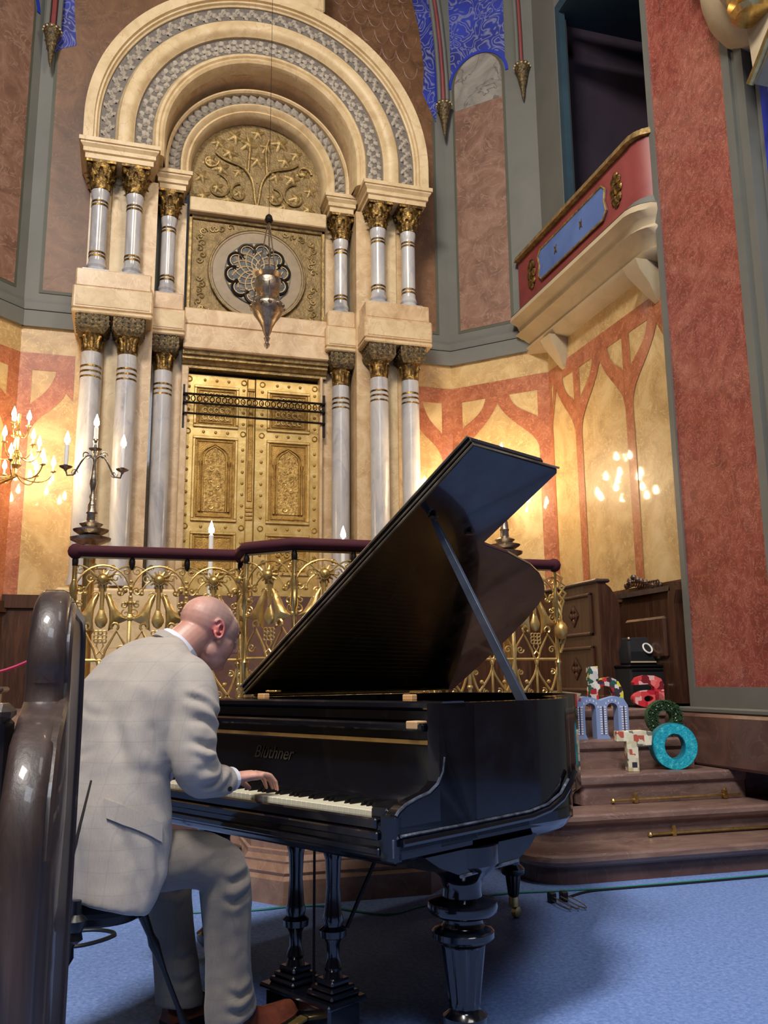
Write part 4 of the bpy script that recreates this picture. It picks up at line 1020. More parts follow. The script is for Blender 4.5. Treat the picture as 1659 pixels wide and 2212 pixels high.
PM = T(-2.85, 2.0, -PZ) @ T(.34, .62, .03)
m = wm(); m.box(2.50, 2.56, -3.0, -2.28, PZ, 1.70); m.build('back_board', M_wood, p2_, smooth=False)
m = wm(); m.loft([[(2.46, -3.02, 1.70), (2.60, -3.02, 1.70), (2.60, -3.02, 1.76), (2.46, -3.02, 1.74)], [(2.46, -2.26, 1.70), (2.60, -2.26, 1.70), (2.60, -2.26, 1.76), (2.46, -2.26, 1.74)]], True); m.build('cap_rail', M_pew, p2_)
m = wm(); m.bbox(2.47, 2.52, -2.9, -2.34, 1.20, 1.52, .02); m.build('raised_panel', M_wood, p2_)
m = wm()
for i in range(14): 
    yy = -2.32 - .035 * i; m.tube(spiral(yy, 0, .022, i, 1.2, 0, 10) , .001, 4) if False else m.ball((2.53 + .01 * sin(i * 2.1), yy, 1.77 + .10 * max(0, 1 - abs(i - 3) / 8.5) * (.55 + .45 * abs(sin(i * 1.7)))), .026, 8)
    m.tube([(2.52, yy + .02 * cos(a), 1.775 + .04 * max(.3, 1 - abs(i - 3) / 9) + .022 * sin(a)) for a in [q * .8 for q in range(7)]], .008, 5)
m.build('carved_crest', M_wood, p2_)
m = wm(); m.prism([(-3.06, PZ), (-2.98, PZ), (-2.98, 1.55), (-2.99, 1.68), (-3.03, 1.76), (-3.07, 1.76), (-3.09, 1.70), (-3.06, 1.6)], 2.46, 2.62, 'YZ'); m.build('end_panel', M_wood, p2_, smooth=False)

# black bag on an added box that fills the dark area in front of it 
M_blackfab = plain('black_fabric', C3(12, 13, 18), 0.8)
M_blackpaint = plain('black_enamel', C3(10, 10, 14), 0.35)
t = empty('equipment_bag', (2.78, -1.98, PZ + .316), 0, 'black bag with a white ring emblem lying on the black box by the pier', 'bag')
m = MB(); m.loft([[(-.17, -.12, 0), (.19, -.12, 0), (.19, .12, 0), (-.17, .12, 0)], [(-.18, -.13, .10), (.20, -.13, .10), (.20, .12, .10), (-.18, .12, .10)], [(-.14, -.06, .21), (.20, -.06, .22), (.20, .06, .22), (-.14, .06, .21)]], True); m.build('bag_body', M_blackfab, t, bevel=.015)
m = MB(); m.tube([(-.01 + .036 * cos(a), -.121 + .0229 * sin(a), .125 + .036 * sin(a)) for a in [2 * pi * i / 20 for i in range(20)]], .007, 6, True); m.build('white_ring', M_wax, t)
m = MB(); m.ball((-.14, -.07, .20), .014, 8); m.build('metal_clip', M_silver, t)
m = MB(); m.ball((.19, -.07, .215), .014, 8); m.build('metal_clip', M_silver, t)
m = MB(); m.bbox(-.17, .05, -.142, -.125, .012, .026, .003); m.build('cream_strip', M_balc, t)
t = empty('filler_box', (2.76, -1.98, PZ), 0, 'black box added to fill the dark area behind the red letter a beside the pier', 'case')
m = MB(); m.bbox(-.20, .24, -.2, .2, 0, .30, .015); m.build('box_body', M_blackfab, t)
m = MB(); m.bbox(-.19, .23, -.205, -.195, .265, .28, .003); m.bbox(-.21, .25, -.21, .21, .295, .315, .006); m.build('box_lid', M_blackpaint, t)
m = MB(); m.tube([(-.04, -.2, .16), (-.04, -.225, .16), (.06, -.225, .16), (.06, -.2, .16)], .008, 6); m.build('box_handle', M_silver, t)

# ================================================================== decorated letters on the steps
def collage(name, cols, scale=9, rough=.6, sparkle=False):
    t = NT(name); v = t.coord((1, 1, 1)); vo = t.n('ShaderNodeTexVoronoi', distance='CHEBYCHEV'); t.l(v, vo.inputs['Vector']); vo.inputs['Scale'].default_value = scale
    sx = t.n('ShaderNodeSeparateXYZ'); t.l(vo.outputs['Color'], sx.inputs[0])
    st_ = [(i / len(cols), c) for i, c in enumerate(cols)]; t.l(t.ramp(sx.outputs[0], st_, 'CONSTANT'), t.b.inputs['Base Color']); t.set(Roughness=rough); return t.m
M_c_h = collage('flag_collage', [C3(210, 206, 200), C3(40, 60, 56), C3(170, 30, 50), C3(232, 228, 222), C3(60, 66, 74), C3(220, 50, 56), C3(36, 90, 70), C3(200, 200, 204), C3(70, 30, 50), C3(224, 214, 60)], 30)
M_c_a = collage('red_collage', [C3(206, 44, 56), C3(226, 92, 92), C3(190, 24, 50), C3(232, 180, 176), C3(214, 60, 66), C3(120, 10, 26), C3(236, 120, 118)], 18)
M_c_m = plain('pale_blue_card', C3(136, 158, 204), .6)
M_c_mw = plain('white_print', C3(226, 226, 236), .6)
M_c_md = plain('dark_print', C3(46, 44, 66), .6)
M_c_w = mottled('fir_green', [(.3, C3(20, 48, 28)), (.7, C3(76, 116, 72))], 60, .8, bump=.5)
M_c_t = collage('cream_scrap_collage', [C3(214, 206, 170), C3(232, 226, 196), C3(196, 186, 150), C3(120, 120, 110), C3(226, 218, 190), C3(190, 90, 70), C3(238, 232, 206)], 30)
M_c_o = mottled('turquoise_glitter', [(.3, C3(16, 140, 170)), (.55, C3(34, 184, 204)), (.75, C3(120, 222, 232))], 45, .4, bump=.6, bscale=80)
M_c_os = plain('turquoise_side', C3(14, 118, 138), .5)
DPT = .075
def letter(name, x, y, z, rz, label): return empty(name, (x, y, z), rz, label, 'letter', 'decorated letters on the steps')
def ringpoly(m, rx0, rz0, rx1, rz1, cz, y0, y1, a0=0, a1=2 * pi, n=36, cx=0):
    rings = []
    for i in range(n + 1):
        a = a0 + (a1 - a0) * i / n; rings.append([(cx + rx0 * cos(a), y0, cz + rz0 * sin(a)), (cx + rx1 * cos(a), y0, cz + rz1 * sin(a)), (cx + rx1 * cos(a), y1, cz + rz1 * sin(a)), (cx + rx0 * cos(a), y1, cz + rz0 * sin(a))])
    m.loft(rings, True)
RZL = radians(-14)
t = letter('letter_o', 2.43, -2.86, .49, RZL, 'turquoise glitter letter o on the third step')
m = MB(); ringpoly(m, .072, .083, .150, .148, .148, -DPT / 2, DPT / 2); m.build('letter_face', M_c_o, t, ang=50)
m = MB(); ringpoly(m, .068, .079, .073, .084, .148, -DPT / 2 + .004, DPT / 2 + .002); ringpoly(m, .149, .147, .153, .151, .148, -DPT / 2 + .006, DPT / 2 + .004); m.build('letter_side', M_c_os, t, ang=50)
t = letter('letter_r', 2.10, -2.88, .49, RZL, 'cream scrap-covered letter T on the third step')
m = MB(); m.prism([(-.035, 0), (.035, 0), (.035, .16), (.125, .165), (.135, .25), (.06, .262), (-.03, .255), (-.10, .255), (-.105, .19), (-.04, .19)], -DPT / 2, DPT / 2); m.build('letter_face', M_c_t, t, smooth=False, bevel=.004)
m = MB(); m.box(-.012, .02, -DPT / 2 - .004, -DPT / 2, .03, .06); m.build('dark_scrap', M_c_md, t, smooth=False)
t = letter('letter_m', 2.05, -2.57, .68, RZL * .5, 'pale blue letter m printed with arched bridge windows on the fourth step')
def mshape():
    pts = [(-.20, 0), (-.095, 0), (-.11, .03), (-.115, .20)]
    def ar(c, r, z): return [(c + r * cos(a), z + r * sin(a)) for a in [pi - pi * i / 8 for i in range(9)]]
    a1 = ar(-.075, .04, .20); pts = [(-.20, 0), (-.10, 0), (-.115, .03)] + a1 + [(-.035, .03), (-.035, 0), (.065, 0), (.045, .03)] + ar(.085, .04, .20) + [(.125, .03), (.125, 0), (.20, 0), (.20, .22), (.17, .27), (.11, .285), (.05, .27), (.0, .255), (-.05, .275), (-.11, .285), (-.15, .27), (-.16, .26), (-.20, .26)]
    return pts
m = MB(); m.prism(mshape(), -.04, .04); m.build('letter_face', M_c_m, t, smooth=False)
m = MB()
for c in (-.165, -.14, .0, .03, .155, .18):
    for j in range(12): m.box(c - .007, c + .007, -.043, -.040, .03 + .016 * j, .04 + .016 * j)
for c in (-.075, .085):
    for i in range(7):
        a = pi * (i + .5) / 7; q = (c + .058 * cos(a), .20 + .058 * sin(a)); m.box(q[0] - .003, q[0] + .003, -.043, -.04, q[1] - .008, q[1] + .008)
m.build('window_print', M_c_mw, t, smooth=False)
m = MB()
for c in (-.1525, .015, .1675): m.box(c - .0035, c + .0035, -.0425, -.040, .03, .215)
m.build('dark_window_print', M_c_md, t, smooth=False)
m = MB(); m.box(-.20, -.14, -.042, .03, .255, .275); m.build('red_tab', plain('red_tab_paint', C3(206, 44, 62), .5), t, smooth=False)
t = letter('letter_o', 2.56, -2.57, .68, RZL, 'green fir wreath letter with tiny lights behind the turquoise o')
m = MB(); ringpoly(m, .05, .055, .125, .125, .128, -.035, .035); m.build('wreath_core', M_c_w, t, ang=50)
m = MB()
for i in range(1500):
    a = rnd.uniform(0, 2 * pi); r = rnd.uniform(.06, .125); p = Vector((r * cos(a), rnd.choice((-.036, -.036, .036)) , .128 + r * sin(a))); d = Vector((rnd.uniform(-1, 1), -rnd.uniform(.3, 1), rnd.uniform(-1, 1))).normalized() * .032; q = d.orthogonal().normalized() * .0035
    m.add([p - q, p + q, p + d], [(0, 1, 2)])
o = m.build('needles', M_c_w, t, smooth=False, fix=False); o['kind'] = 'stuff'
m = MB()
for i in range(16): a = i * 2.4; r = .07 + .045 * ((i * 7) % 5) / 5; m.ball((r * cos(a), -.045, .128 + r * sin(a)), .005, 5)
m.build('fairy_lights', M_wax, t)
t = letter('letter_a', 2.60, -2.32, PZ, RZL, 'red collage letter a on the top step beside the pier')
m = MB(); ringpoly(m, .035, .022, .115, .062, .066, -.035, .035); m.build('letter_bowl', M_c_a, t, ang=50)
m = MB(); m.prism([(.05, 0), (.115, 0), (.118, .17), (.10, .21), (.05, .232), (-.02, .235), (-.08, .22), (-.105, .185), (-.10, .165), (-.04, .168), (.02, .172), (.045, .15)], -.035, .035); m.build('letter_stem', M_c_a, t, smooth=False)
t = letter('letter_h', 2.30, -2.24, PZ, RZL, 'letter n covered in small flags on the top step beside the carved pew')
m = MB(); m.prism([(-.125, 0), (-.06, 0), (-.06, .13), (-.02, .165), (.03, .155), (.05, .11), (.05, 0), (.125, 0), (.125, .13), (.09, .20), (.03, .225), (-.03, .215), (-.055, .195), (-.055, .305), (-.125, .30)], -.035, .035); m.build('letter_face', M_c_h, t, smooth=False)

# open book or programme on the platform behind the railing
t = empty('paper_programme', (1.62, -2.86, PZ), .3, 'cream folded paper programme standing behind the railing end', 'paper')
m = MB(); m.add([(-.02, 0, 0), (.0, .1, 0), (.0, .1, .14), (-.02, 0, .14), (.16, -.02, .12), (.10, 0, 0)], [(0, 1, 2, 3), (0, 3, 4, 5)]); m.build('folded_sheet', M_balc, t, smooth=False, fix=False).modifiers.new('thick', 'SOLIDIFY').thickness = .004
# ================================================================== GRAND PIANO (local x = -a towards the treble, y = b away from the player)
PANG = radians(29.3 - 90)
PC = (-.369, -5.731, 0)
M_black = NT('black_polish'); v_ = M_black.coord((1, 1, 1)); M_black.set(Base_Color=C3(10, 12, 20), Roughness=0.16, Coat_Weight=0.6, Coat_Roughness=0.05)
sn_ = M_black.noise(v_, 9, 5, .6); rr_ = M_black.ramp(sn_, [(.35, (.10, .10, .10)), (.75, (.34, .34, .34))]); M_black.l(rr_, M_black.b.inputs['Roughness'])
M_black = M_black.m
M_blackw = mottled('pale_black_edge', [(0.3, C3(30, 34, 44)), (0.6, C3(90, 98, 112)), (0.75, C3(150, 156, 166))], 30, 0.3, coat=0.4)  # mottled pale grey for thin lines along the black edges
M_ivory = plain('ivory_key', C3(228, 222, 196), 0.3, coat=0.3)
M_ebony = plain('ebony_key', C3(12, 12, 14), 0.3)
M_plate = mottled('bronzed_plate', [(0.3, C3(140, 104, 52)), (0.7, C3(190, 148, 84))], 6, 0.35, metal=0.5)
M_spruce = mottled('soundboard_wood', [(0.3, C3(176, 128, 70)), (0.7, C3(206, 160, 98))], 4, 0.4, stretch=(1, 8, 1))
M_tan = plain('tan_wood_block', C3(206, 168, 122), .5)
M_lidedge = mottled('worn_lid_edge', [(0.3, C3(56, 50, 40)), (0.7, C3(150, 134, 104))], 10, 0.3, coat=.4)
pn = empty('grand_piano', PC, PANG, 'black polished grand piano with raised lid in the middle of the blue carpet', 'piano')
def ab(a, b, z): return (-a, b, z)
OUT = [(0, .17), (0, .78), (.03, .90), (.10, 1.01), (.20, 1.10), (.29, 1.20), (.35, 1.34), (.40, 1.50), (.46, 1.64), (.56, 1.77), (.70, 1.87), (.88, 1.93), (1.05, 1.95), (1.25, 1.95), (1.47, 1.93), (1.47, .17)]
def offs(poly, e):
    n = len(poly); out = []
    for i in range(n):
        p = Vector(poly[i]); a = Vector(poly[i - 1]) if i else p; b = Vector(poly[(i + 1) % n]) if i < n - 1 else p
        d0 = (p - a).normalized() if i else (b - p).normalized(); d1 = (b - p).normalized() if i < n - 1 else d0
        d = (d0 + d1).normalized(); nn = Vector((d.y, -d.x)); k = 1 / max(.6, nn.dot(Vector((d0.y, -d0.x)))); out.append(tuple(p + nn * e * k))
    return out
OUT = [OUT[0], (0, .4), (0, .6)] + OUT[1:]
o_in = offs(OUT, .045)
if Vector(o_in[4]).x < OUT[4][0]: o_in = offs(OUT, -.045)
def rimstrip(m, outer, inner, z0, z1):
    m.loft([[ab(*o, z0), ab(*o, z1), ab(*i, z1), ab(*i, z0)] for o, i in zip(outer, inner)], True)
m = MB(); rimstrip(m, OUT, o_in, .62, 1.02); rim = m.build('rim', M_black, pn, ang=25)
sgn = 1 if o_in[4][0] < OUT[4][0] else -1
ob = offs(OUT, .018 if offs(OUT, .02)[4][0] < OUT[4][0] else -.018)
oh = ob
# base moulding running round the case and sweeping up at the corner
def zc(i):
    a, b = OUT[i]; return .655 if b < .64 and a < .01 else (.655 + .06 * min(1, max(0, (b - .62) / .2)) if a < .06 else .73)
m = MB(); lo_ = [(-.012 if a < .5 else a, b) for a, b in OUT]
m.tube([ab(-.008, .0, .652), ab(-.008, .3, .652), ab(-.008, .60, .655), ab(-.010, .70, .668), ab(-.014, .77, .695), ab(-.010, .83, .735), ab(.01, .89, .77)], .011, 8); m.build('base_moulding', M_black, pn)
m = MB(); m.tube([ab(-.004, .0, .670), ab(-.004, .3, .670), ab(-.004, .60, .672), ab(-.006, .70, .684), ab(-.010, .77, .712), ab(-.004, .83, .752)], .005, 6); m.build('pale_moulding_edge', M_blackw, pn)
# lower bed
m = MB(); BED = [(0, 0), (0, .60), (-.012, .72), (-.012, .80), (.03, .90), (.12, 1.02), (.30, 1.22), (.40, 1.5), (.56, 1.77), (.88, 1.93), (1.47, 1.93), (1.47, 0)]
def bedr(e, z): 
    c = (.7, .9); return [ab(a + (c[0] - a) * e, b + (c[1] - b) * e * .6, z) for a, b in BED]
m.loft([bedr(.10, .575), bedr(.03, .60), bedr(.0, .63), bedr(.0, .66)], True); m.build('bottom_bed', M_black, pn, ang=30)
m = MB(); m.bbox(-1.47, .0, -.012, .32, .60, .70, .008); m.build('keybed', M_black, pn)
m = MB(); m.bbox(-1.40, -.06, -.03, -.01, .655, .678, .004); m.bbox(-1.40, -.06, -.024, -.008, .615, .635, .004); m.bbox(-1.40, -.075, -.02, .012, .68, .712, .005); m.build('keyslip', M_black, pn)
m = MB(); m.bbox(-.06, -.0, -.018, .01, .60, .722, .004); m.build('keyslip_end', M_black, pn)
m = MB(); m.tube([ab(.008, -.014, .615), ab(.008, -.016, .66), ab(0, -.006, .668)], .005, 6); m.build('pale_corner', M_blackw, pn)
# side arms (cheeks)
CH = [(-.01, .62), (-.01, .722), (0, .732), (.03, .748), (.08, .762), (.13, .772), (.165, .792), (.188, .825), (.196, .865), (.19, .91), (.178, .96), (.172, 1.02), (.34, 1.02), (.34, .62)]
for a0, a1 in ((0, .05), (1.42, 1.47)):
    m = MB(); m.prism([(b, z) for b, z in CH], -a1, -a0, 'YZ'); m.build('side_arm', M_black, pn, smooth=True, ang=25, bevel=.004)
m = MB(); m.tube([ab(.002, b - .003, z + .002) for b, z in CH[1:9]], .0045, 6); m.build('pale_arm_edge', M_blackw, pn)
m = MB(); m.bbox(-.115, -.05, .0, .17, .70, .738, .006); m.build('key_block', M_black, pn)
m = MB(); m.bbox(-1.42, -1.35, .0, .17, .70, .738, .006); m.build('key_block', M_black, pn)
# keys
KW = 1.232 / 52; kp = None
for i in range(52):
    x = -1.352 + KW * i
    if kp is None: m = MB(); m.bbox(.0006, KW - .0008, 0, .15, 0, .022, .0015); kp = m.build('white_key', M_ivory, pn); kp.location = (x, .012, .704)
    else: c = kp.copy(); COL.objects.link(c); c.parent = pn; c.location = (x, .012, .704)
bp_ = None
for i in range(51):
    if (i + 5) % 7 in (0, 1, 3, 4, 5):
        x = -1.352 + KW * (i + 1)
        if bp_ is None: m = MB(); m.loft([[(-.005, 0, 0), (.005, 0, 0), (.006, .1, 0), (-.006, .1, 0)], [(-.004, .008, .012), (.004, .008, .012), (.005, .1, .012), (-.005, .1, .012)]], True); bp_ = m.build('black_key', M_ebony, pn, smooth=False); bp_.location = (x, .062, .726)
        else: c = bp_.copy(); COL.objects.link(c); c.parent = pn; c.location = (x, .062, .726)
# fall, shelf and top
m = MB(); m.loft([[ab(.05, .168, .73), ab(.05, .20, .78), ab(.05, .212, .94), ab(.05, .24, .94), ab(.05, .24, .73)], [ab(1.42, .168, .73), ab(1.42, .20, .78), ab(1.42, .212, .94), ab(1.42, .24, .94), ab(1.42, .24, .73)]], True); fb = m.build('fallboard', M_black, pn, ang=30)
m = MB(); m.bbox(-1.42, -.05, .155, .34, .938, .962, .006); m.build('music_shelf', M_black, pn)
m = MB(); m.bbox(-1.40, -.02, .22, .26, .962, 1.0, .005); m.build('front_rail', M_black, pn)
m = MB(); m.bbox(-1.47, -.0, .19, .30, 1.0, 1.025, .006); m.build('front_top', M_black, pn)
m = MB(); m.bbox(-.115, -.07, .150, .20, .944, .968, .003); m.build('tan_block', M_tan, pn)
for a in (1.17, .36): m = MB(); m.bbox(-a - .022, -a + .022, .42, .45, 1.02, 1.04, .003); m.build('hinge_plate', M_tan, pn)
for a in (1.17, .36): m = MB(); m.bbox(-a - .035, -a + .035, .47, .50, 1.045, 1.052, .003); m.build('hinge_plate', M_brass, pn)
# maker's lettering
tc = bpy.data.curves.new('maker_lettering', 'FONT'); tc.body = 'Blüthner'; tc.size = .062; tc.extrude = .0005; tc.shear = .35; tc.align_x = 'CENTER'
to = bpy.data.objects.new('maker_lettering', tc); COL.objects.link(to)
bpy.context.view_layer.update()
tm = bpy.data.meshes.new_from_object(to); bpy.data.objects.remove(to)
M_dimgold = plain('faded_gold_leaf', C3(84, 74, 62), .4, .3)
tm.materials.clear(); tm.materials.append(M_dimgold)
to = bpy.data.objects.new('maker_lettering', tm); COL.objects.link(to); to.parent = pn; to.location = (-.81, .200, .82); to.rotation_euler = (radians(90 - 4), 0, 0)
# interior: plate, strings, tuning rail
m = MB(); m.prism([(-a, b) for a, b in offs(OUT, -.046 if sgn > 0 else .046)] if False else [(-a, b) for a, b in o_in], .90, .912, 'XY'); m.build('iron_plate', M_plate, pn, smooth=False)
m = MB(); m.bbox(-1.42, -.05, .30, .42, .90, .985, .01); m.build('pin_block', M_spruce, pn)
m = MB()
for i in range(60):
    a = .10 + 1.28 * i / 59; b1 = .80 + (1.05 * min(1, (a - .05) / .75) if a > .05 else 0); m.tube([ab(a, .40, .955), ab(a + .02, min(1.88, b1), .94)], .0012, 3)
m.build('strings', M_brass, pn)['kind'] = 'stuff'
m = MB()
for i in range(28): m.bbox(-.12 - .045 * i - .008, -.12 - .045 * i + .008, .52, .56, .955, .99, .002)
m.build('dampers', M_black, pn)['kind'] = 'stuff'
# lid
TH = radians(33.6); HA, HZ = 1.45, 1.03
def LP(s, b, n=0.0): return (-(HA - s * cos(TH) + n * sin(TH)), b, HZ + s * sin(TH) + n * cos(TH))
LID = [(0, .55), (1.575, .55), (1.572, 1.075), (1.555, 1.095), (1.125, 1.075), (1.112, 1.09), (1.10, 1.17), (1.084, 1.29), (1.055, 1.41), (1.03, 1.52), (.985, 1.64), (.93, 1.74), (.86, 1.83), (.77, 1.885), (.64, 1.92), (.5, 1.94), (.24, 1.955), (0, 1.955)]
m = MB(); n_ = len(LID); m.add([LP(s, b, 0) for s, b in LID] + [LP(s, b, .022) for s, b in LID], [tuple(range(n_)), tuple(range(2 * n_ - 1, n_ - 1, -1))] + [(i, i + n_, (i + 1) % n_ + n_, (i + 1) % n_) for i in range(n_)]); lid = m.build('lid', M_black, pn, smooth=False, bevel=.004)
m = MB(); m.add([LP(s, b, n) for n in (.024, .046) for s, b in ((0, .55), (1.575, .55), (1.575, 1.0), (0, 1.0))], [(0, 1, 2, 3), (7, 6, 5, 4), (0, 4, 5, 1), (1, 5, 6, 2), (2, 6, 7, 3), (3, 7, 4, 0)]); m.build('folded_front_lid', M_black, pn, smooth=False, bevel=.004)
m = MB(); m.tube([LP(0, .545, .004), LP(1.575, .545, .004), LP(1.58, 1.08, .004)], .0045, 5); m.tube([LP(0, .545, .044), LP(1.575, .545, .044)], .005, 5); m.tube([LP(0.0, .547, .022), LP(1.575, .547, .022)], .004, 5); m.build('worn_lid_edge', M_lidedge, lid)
m = MB(); m.tube([LP(.0, 1.6, -.003), LP(.0, .60, -.003)], .007, 6); m.build('hinge_rod', M_brass, lid)
for s, b in ((1.215, .663), (1.165, .93)):
    m = MB(); m.lathe([(.02, 0), (.018, .008), (.008, .012)], 12, LP(s, b, -.012)); m.build('prop_cup', M_silver, lid)
# prop
p0_, p1v = Vector(ab(.03, .665, .97)), Vector(LP(1.21, .663, -.006))
m = MB(); ax = (p1v - p0_).normalized(); sd = ax.cross(Vector((0, 1, 0))).normalized()
rings = []
for t, w in ((0, .010), (.06, .018), (.9, .014), (1, .006)):
    c = p0_.lerp(p1v, t); rings.append([c + sd * w + Vector((0, .008, 0)), c - sd * w + Vector((0, .008, 0)), c - sd * w - Vector((0, .008, 0)), c + sd * w - Vector((0, .008, 0))])
m.loft(rings, True); m.build('lid_prop', mottled('prop_lacquer', [(.3, C3(40, 48, 62)), (.7, C3(70, 80, 96))], 6, .25, coat=.5), pn, bevel=.002)
# legs
def fluted(m, prof, seg=48, at=(0, 0, 0), depth=.08, z0=0, z1=1):
    rings = []
    for r, z in prof:
        k = depth if z0 <= z <= z1 else 0
        rings.append([(at[0] + r * (1 - k * (.5 + .5 * cos(12 * 2 * pi * i / seg)) ** .6) * cos(2 * pi * i / seg), at[1] + r * (1 - k * (.5 + .5 * cos(12 * 2 * pi * i / seg)) ** .6) * sin(2 * pi * i / seg), at[2] + z) for i in range(seg)])
    m.loft(rings, True)
def pleg(a, b, big=True):
    P = [(.028, .062), (.045, .066), (.060, .085), (.066, .10), (.066, .115), (.050, .128), (.046, .135), (.0455, .14), (.048, .16), (.066, .305), (.068, .312), (.066, .318), (.086, .324), (.094, .332), (.094, .348), (.086, .356), (.066, .362), (.060, .372), (.062, .385), (.092, .394), (.104, .404), (.107, .418), (.104, .432), (.078, .440), (.060, .446), (.058, .47), (.066, .50), (.10, .53), (.115, .545), (.115, .60)]
    if not big: P = [(r * .78, z * 1.0) for r, z in P]
    m = MB(); fluted(m, P, at=ab(a, b, 0), depth=.16, z0=.15, z1=.306); lg = m.build('leg', M_black, pn, ang=40)
    m = MB(); m.lathe([(.024, .035), (.026, .062), (.02, .066)], 16, ab(a, b, 0)); m.build('caster_cap', M_brass, lg)
    m = MB(); m.lathe([(.012, -.012), (.022, -.010), (.022, .010), (.012, .012)], 18)
    m.v = [Vector((-a + .004 + v.z, b + .012 + v.x, .0235 + v.y)) for v in m.v]; m.build('caster_wheel', M_brass, lg)
pleg(.085, .36); pleg(1.37, .36)
# rear leg is slimmer with its ring higher up
m = MB(); fluted(m, [(.020, .09), (.026, .10), (.036, .185), (.05, .19), (.056, .20), (.056, .215), (.045, .225), (.034, .235), (.034, .27), (.05, .30), (.055, .33), (.055, .60)], at=ab(.9, 1.71, 0), depth=.12, z0=.095, z1=.186); lg = m.build('leg', M_black, pn, ang=40)
m = MB(); m.lathe([(.018, .045), (.024, .05), (.022, .09), (.018, .095)], 16, ab(.9, 1.71, 0)); m.build('caster_cap', M_brass, lg)
m = MB(); m.lathe([(.012, -.014), (.024, -.012), (.024, .012), (.012, .014)], 18); m.v = [Vector((-.9 + .012 + v.z, 1.71 + v.x, .0255 + v.y)) for v in m.v]; m.build('caster_wheel', M_brass, lg)
# leg brackets under the bed
m = MB(); m.loft([[ab(-.0, b0, z) for b0 in ()] for z in ()], False) if False else None
m = MB(); m.loft([[ab(.0, .10, .60), ab(.0, .64, .60), ab(.22, .64, .60), ab(.22, .10, .60)], [ab(.0, .16, .565), ab(.0, .60, .565), ab(.21, .60, .565), ab(.21, .16, .565)], [ab(.0, .24, .535), ab(.0, .53, .535), ab(.18, .53, .535), ab(.18, .22, .535)], [ab(.0, .27, .525), ab(.0, .51, .525), ab(.17, .5, .525), ab(.17, .25, .525)]], True); m.build('leg_bracket', M_black, pn, ang=25)
m = MB(); m.tube([ab(-.002, .25, .528), ab(-.002, .53, .534)], .005, 6); m.build('pale_bracket_edge', M_blackw, pn)
# pedal lyre
LA = .588
ly = []
m = MB(); m.bbox(-.745, -.43, .13, .265, .025, .105, .008); box = m.build('pedal_box', M_black, pn)
m = MB(); m.bbox(-.760, -.415, .115, .28, .100, .118, .006); m.build('pedal_box_cap', M_black, pn)
for a in (.675, .490):
    m = MB()
    for w, z0, z1 in ((.062, .118, .135), (.052, .135, .15), (.040, .15, .17)): m.bbox(-a - w, -a + w, .2 - w, .2 + w, z0, z1, .006)
    m.build('post_base', M_black, pn)
    m = MB(); m.lathe([(.032, .17), (.026, .19), (.030, .20), (.020, .23), (.022, .27), (.030, .285), (.042, .29), (.044, .31), (.030, .322), (.034, .34), (.028, .36), (.022, .44), (.026, .52), (.032, .54), (.026, .56), (.034, .60)], 16, ab(a, .2, 0)); m.build('lyre_post', M_black, pn)
m = MB(); m.tube([ab(.582, .2, .12), ab(.582, .2, .60)], .0045, 6); m.build('pedal_rod', M_iron, pn)
m = MB(); m.tube([ab(.50, .27, .30), ab(.42, .40, .62)], .007, 6); m.build('brace_rod', M_iron, pn)
for a in (.63, .545): m = MB(); m.loft([[ab(a + .018, .13, .05), ab(a - .018, .13, .05), ab(a - .018, .13, .062), ab(a + .018, .13, .062)], [ab(a + .022, .03, .035), ab(a - .022, .03, .035), ab(a - .022, .03, .047), ab(a + .022, .03, .047)]], True); m.build('pedal', M_brass, pn, bevel=.004)

# ================================================================== piano stool
stl = empty('piano_stool', (0, 0, 0), PANG, 'black padded piano stool under the seated pianist', 'stool'); stl.location = PC
m = MB(); m.lathe([(.13, .428), (.145, .433), (.15, .447), (.145, .46), (.12, .464)], 32, ab(.83, -.43, 0)); m.build('seat', M_blackfab, stl)
m = MB(); m.lathe([(.115, .402), (.12, .408), (.12, .428)], 28, ab(.83, -.43, 0)); m.build('apron', M_blackpaint, stl)
for (a0, b0), (a1, b1), k in (((.80, -.52), (.83, -.66), 1), ((.735, -.34), (.66, -.185), .55), ((.93, -.50), (1.06, -.62), 1)):
    m = MB(); q0, q1 = Vector(ab(a1, b1, 0)), Vector(ab(a0, b0, .41)); R_ = (.014, .026, .032, .034, .020, .013, .013, .022, .030, .020, .028); Z_ = (0, .03, .09, .18, .28, .36, .60, .72, .80, .86, 1)
    m.tube([q0.lerp(q1, z) for z in Z_], [r * k for r in R_], 12); m.build('leg', M_blackpaint, stl)
m = MB(); m.lathe([(.006, 0), (.020, .01), (.016, .03), (.026, .045), (.030, .06), (.014, .075), (.012, .11)], 14, ab(.64, -.60, .40)); m.tube([ab(.64, -.60, .49), ab(.76, -.52, .435)], .008, 6); m.build('height_knob', M_blackpaint, stl)

# ================================================================== pew in the left foreground
pw = empty('foreground_pew', (-1.4, -6.5, 0), 0, 'dark worn wooden pew end with rounded scrolled top at the left edge', 'pew')
FM = T(1.4, 6.5, 0)
def fm_(): m = MB(); m.M = FM; return m
def endprof(e=0.0):
    p = [(-6.00 - e, 0.0), (-5.99 - e, .6), (-5.96 - e, 1.0), (-5.98 - e, 1.12)]
    p += [(-6.14 + (.155 - e) * cos(a), 1.13 + (.125 - e) * sin(a)) for a in [i * pi / 2 / 7 for i in range(0, 8)]]
    p += [(-6.45, 1.255 - e)] + [(-6.44 - (.14 - e) * sin(a), 1.115 + (.14 - e) * cos(a)) for a in [i * pi / 2 / 7 for i in range(0, 8)]]
    p += [(-6.57 + e, 1.09), (-6.58 + e, 1.06), (-6.64 + e, 1.04), (-6.74 + e, 1.00), (-6.80 + e, .93), (-6.82 + e, .85), (-6.82 + e, 0.0)]
    return p
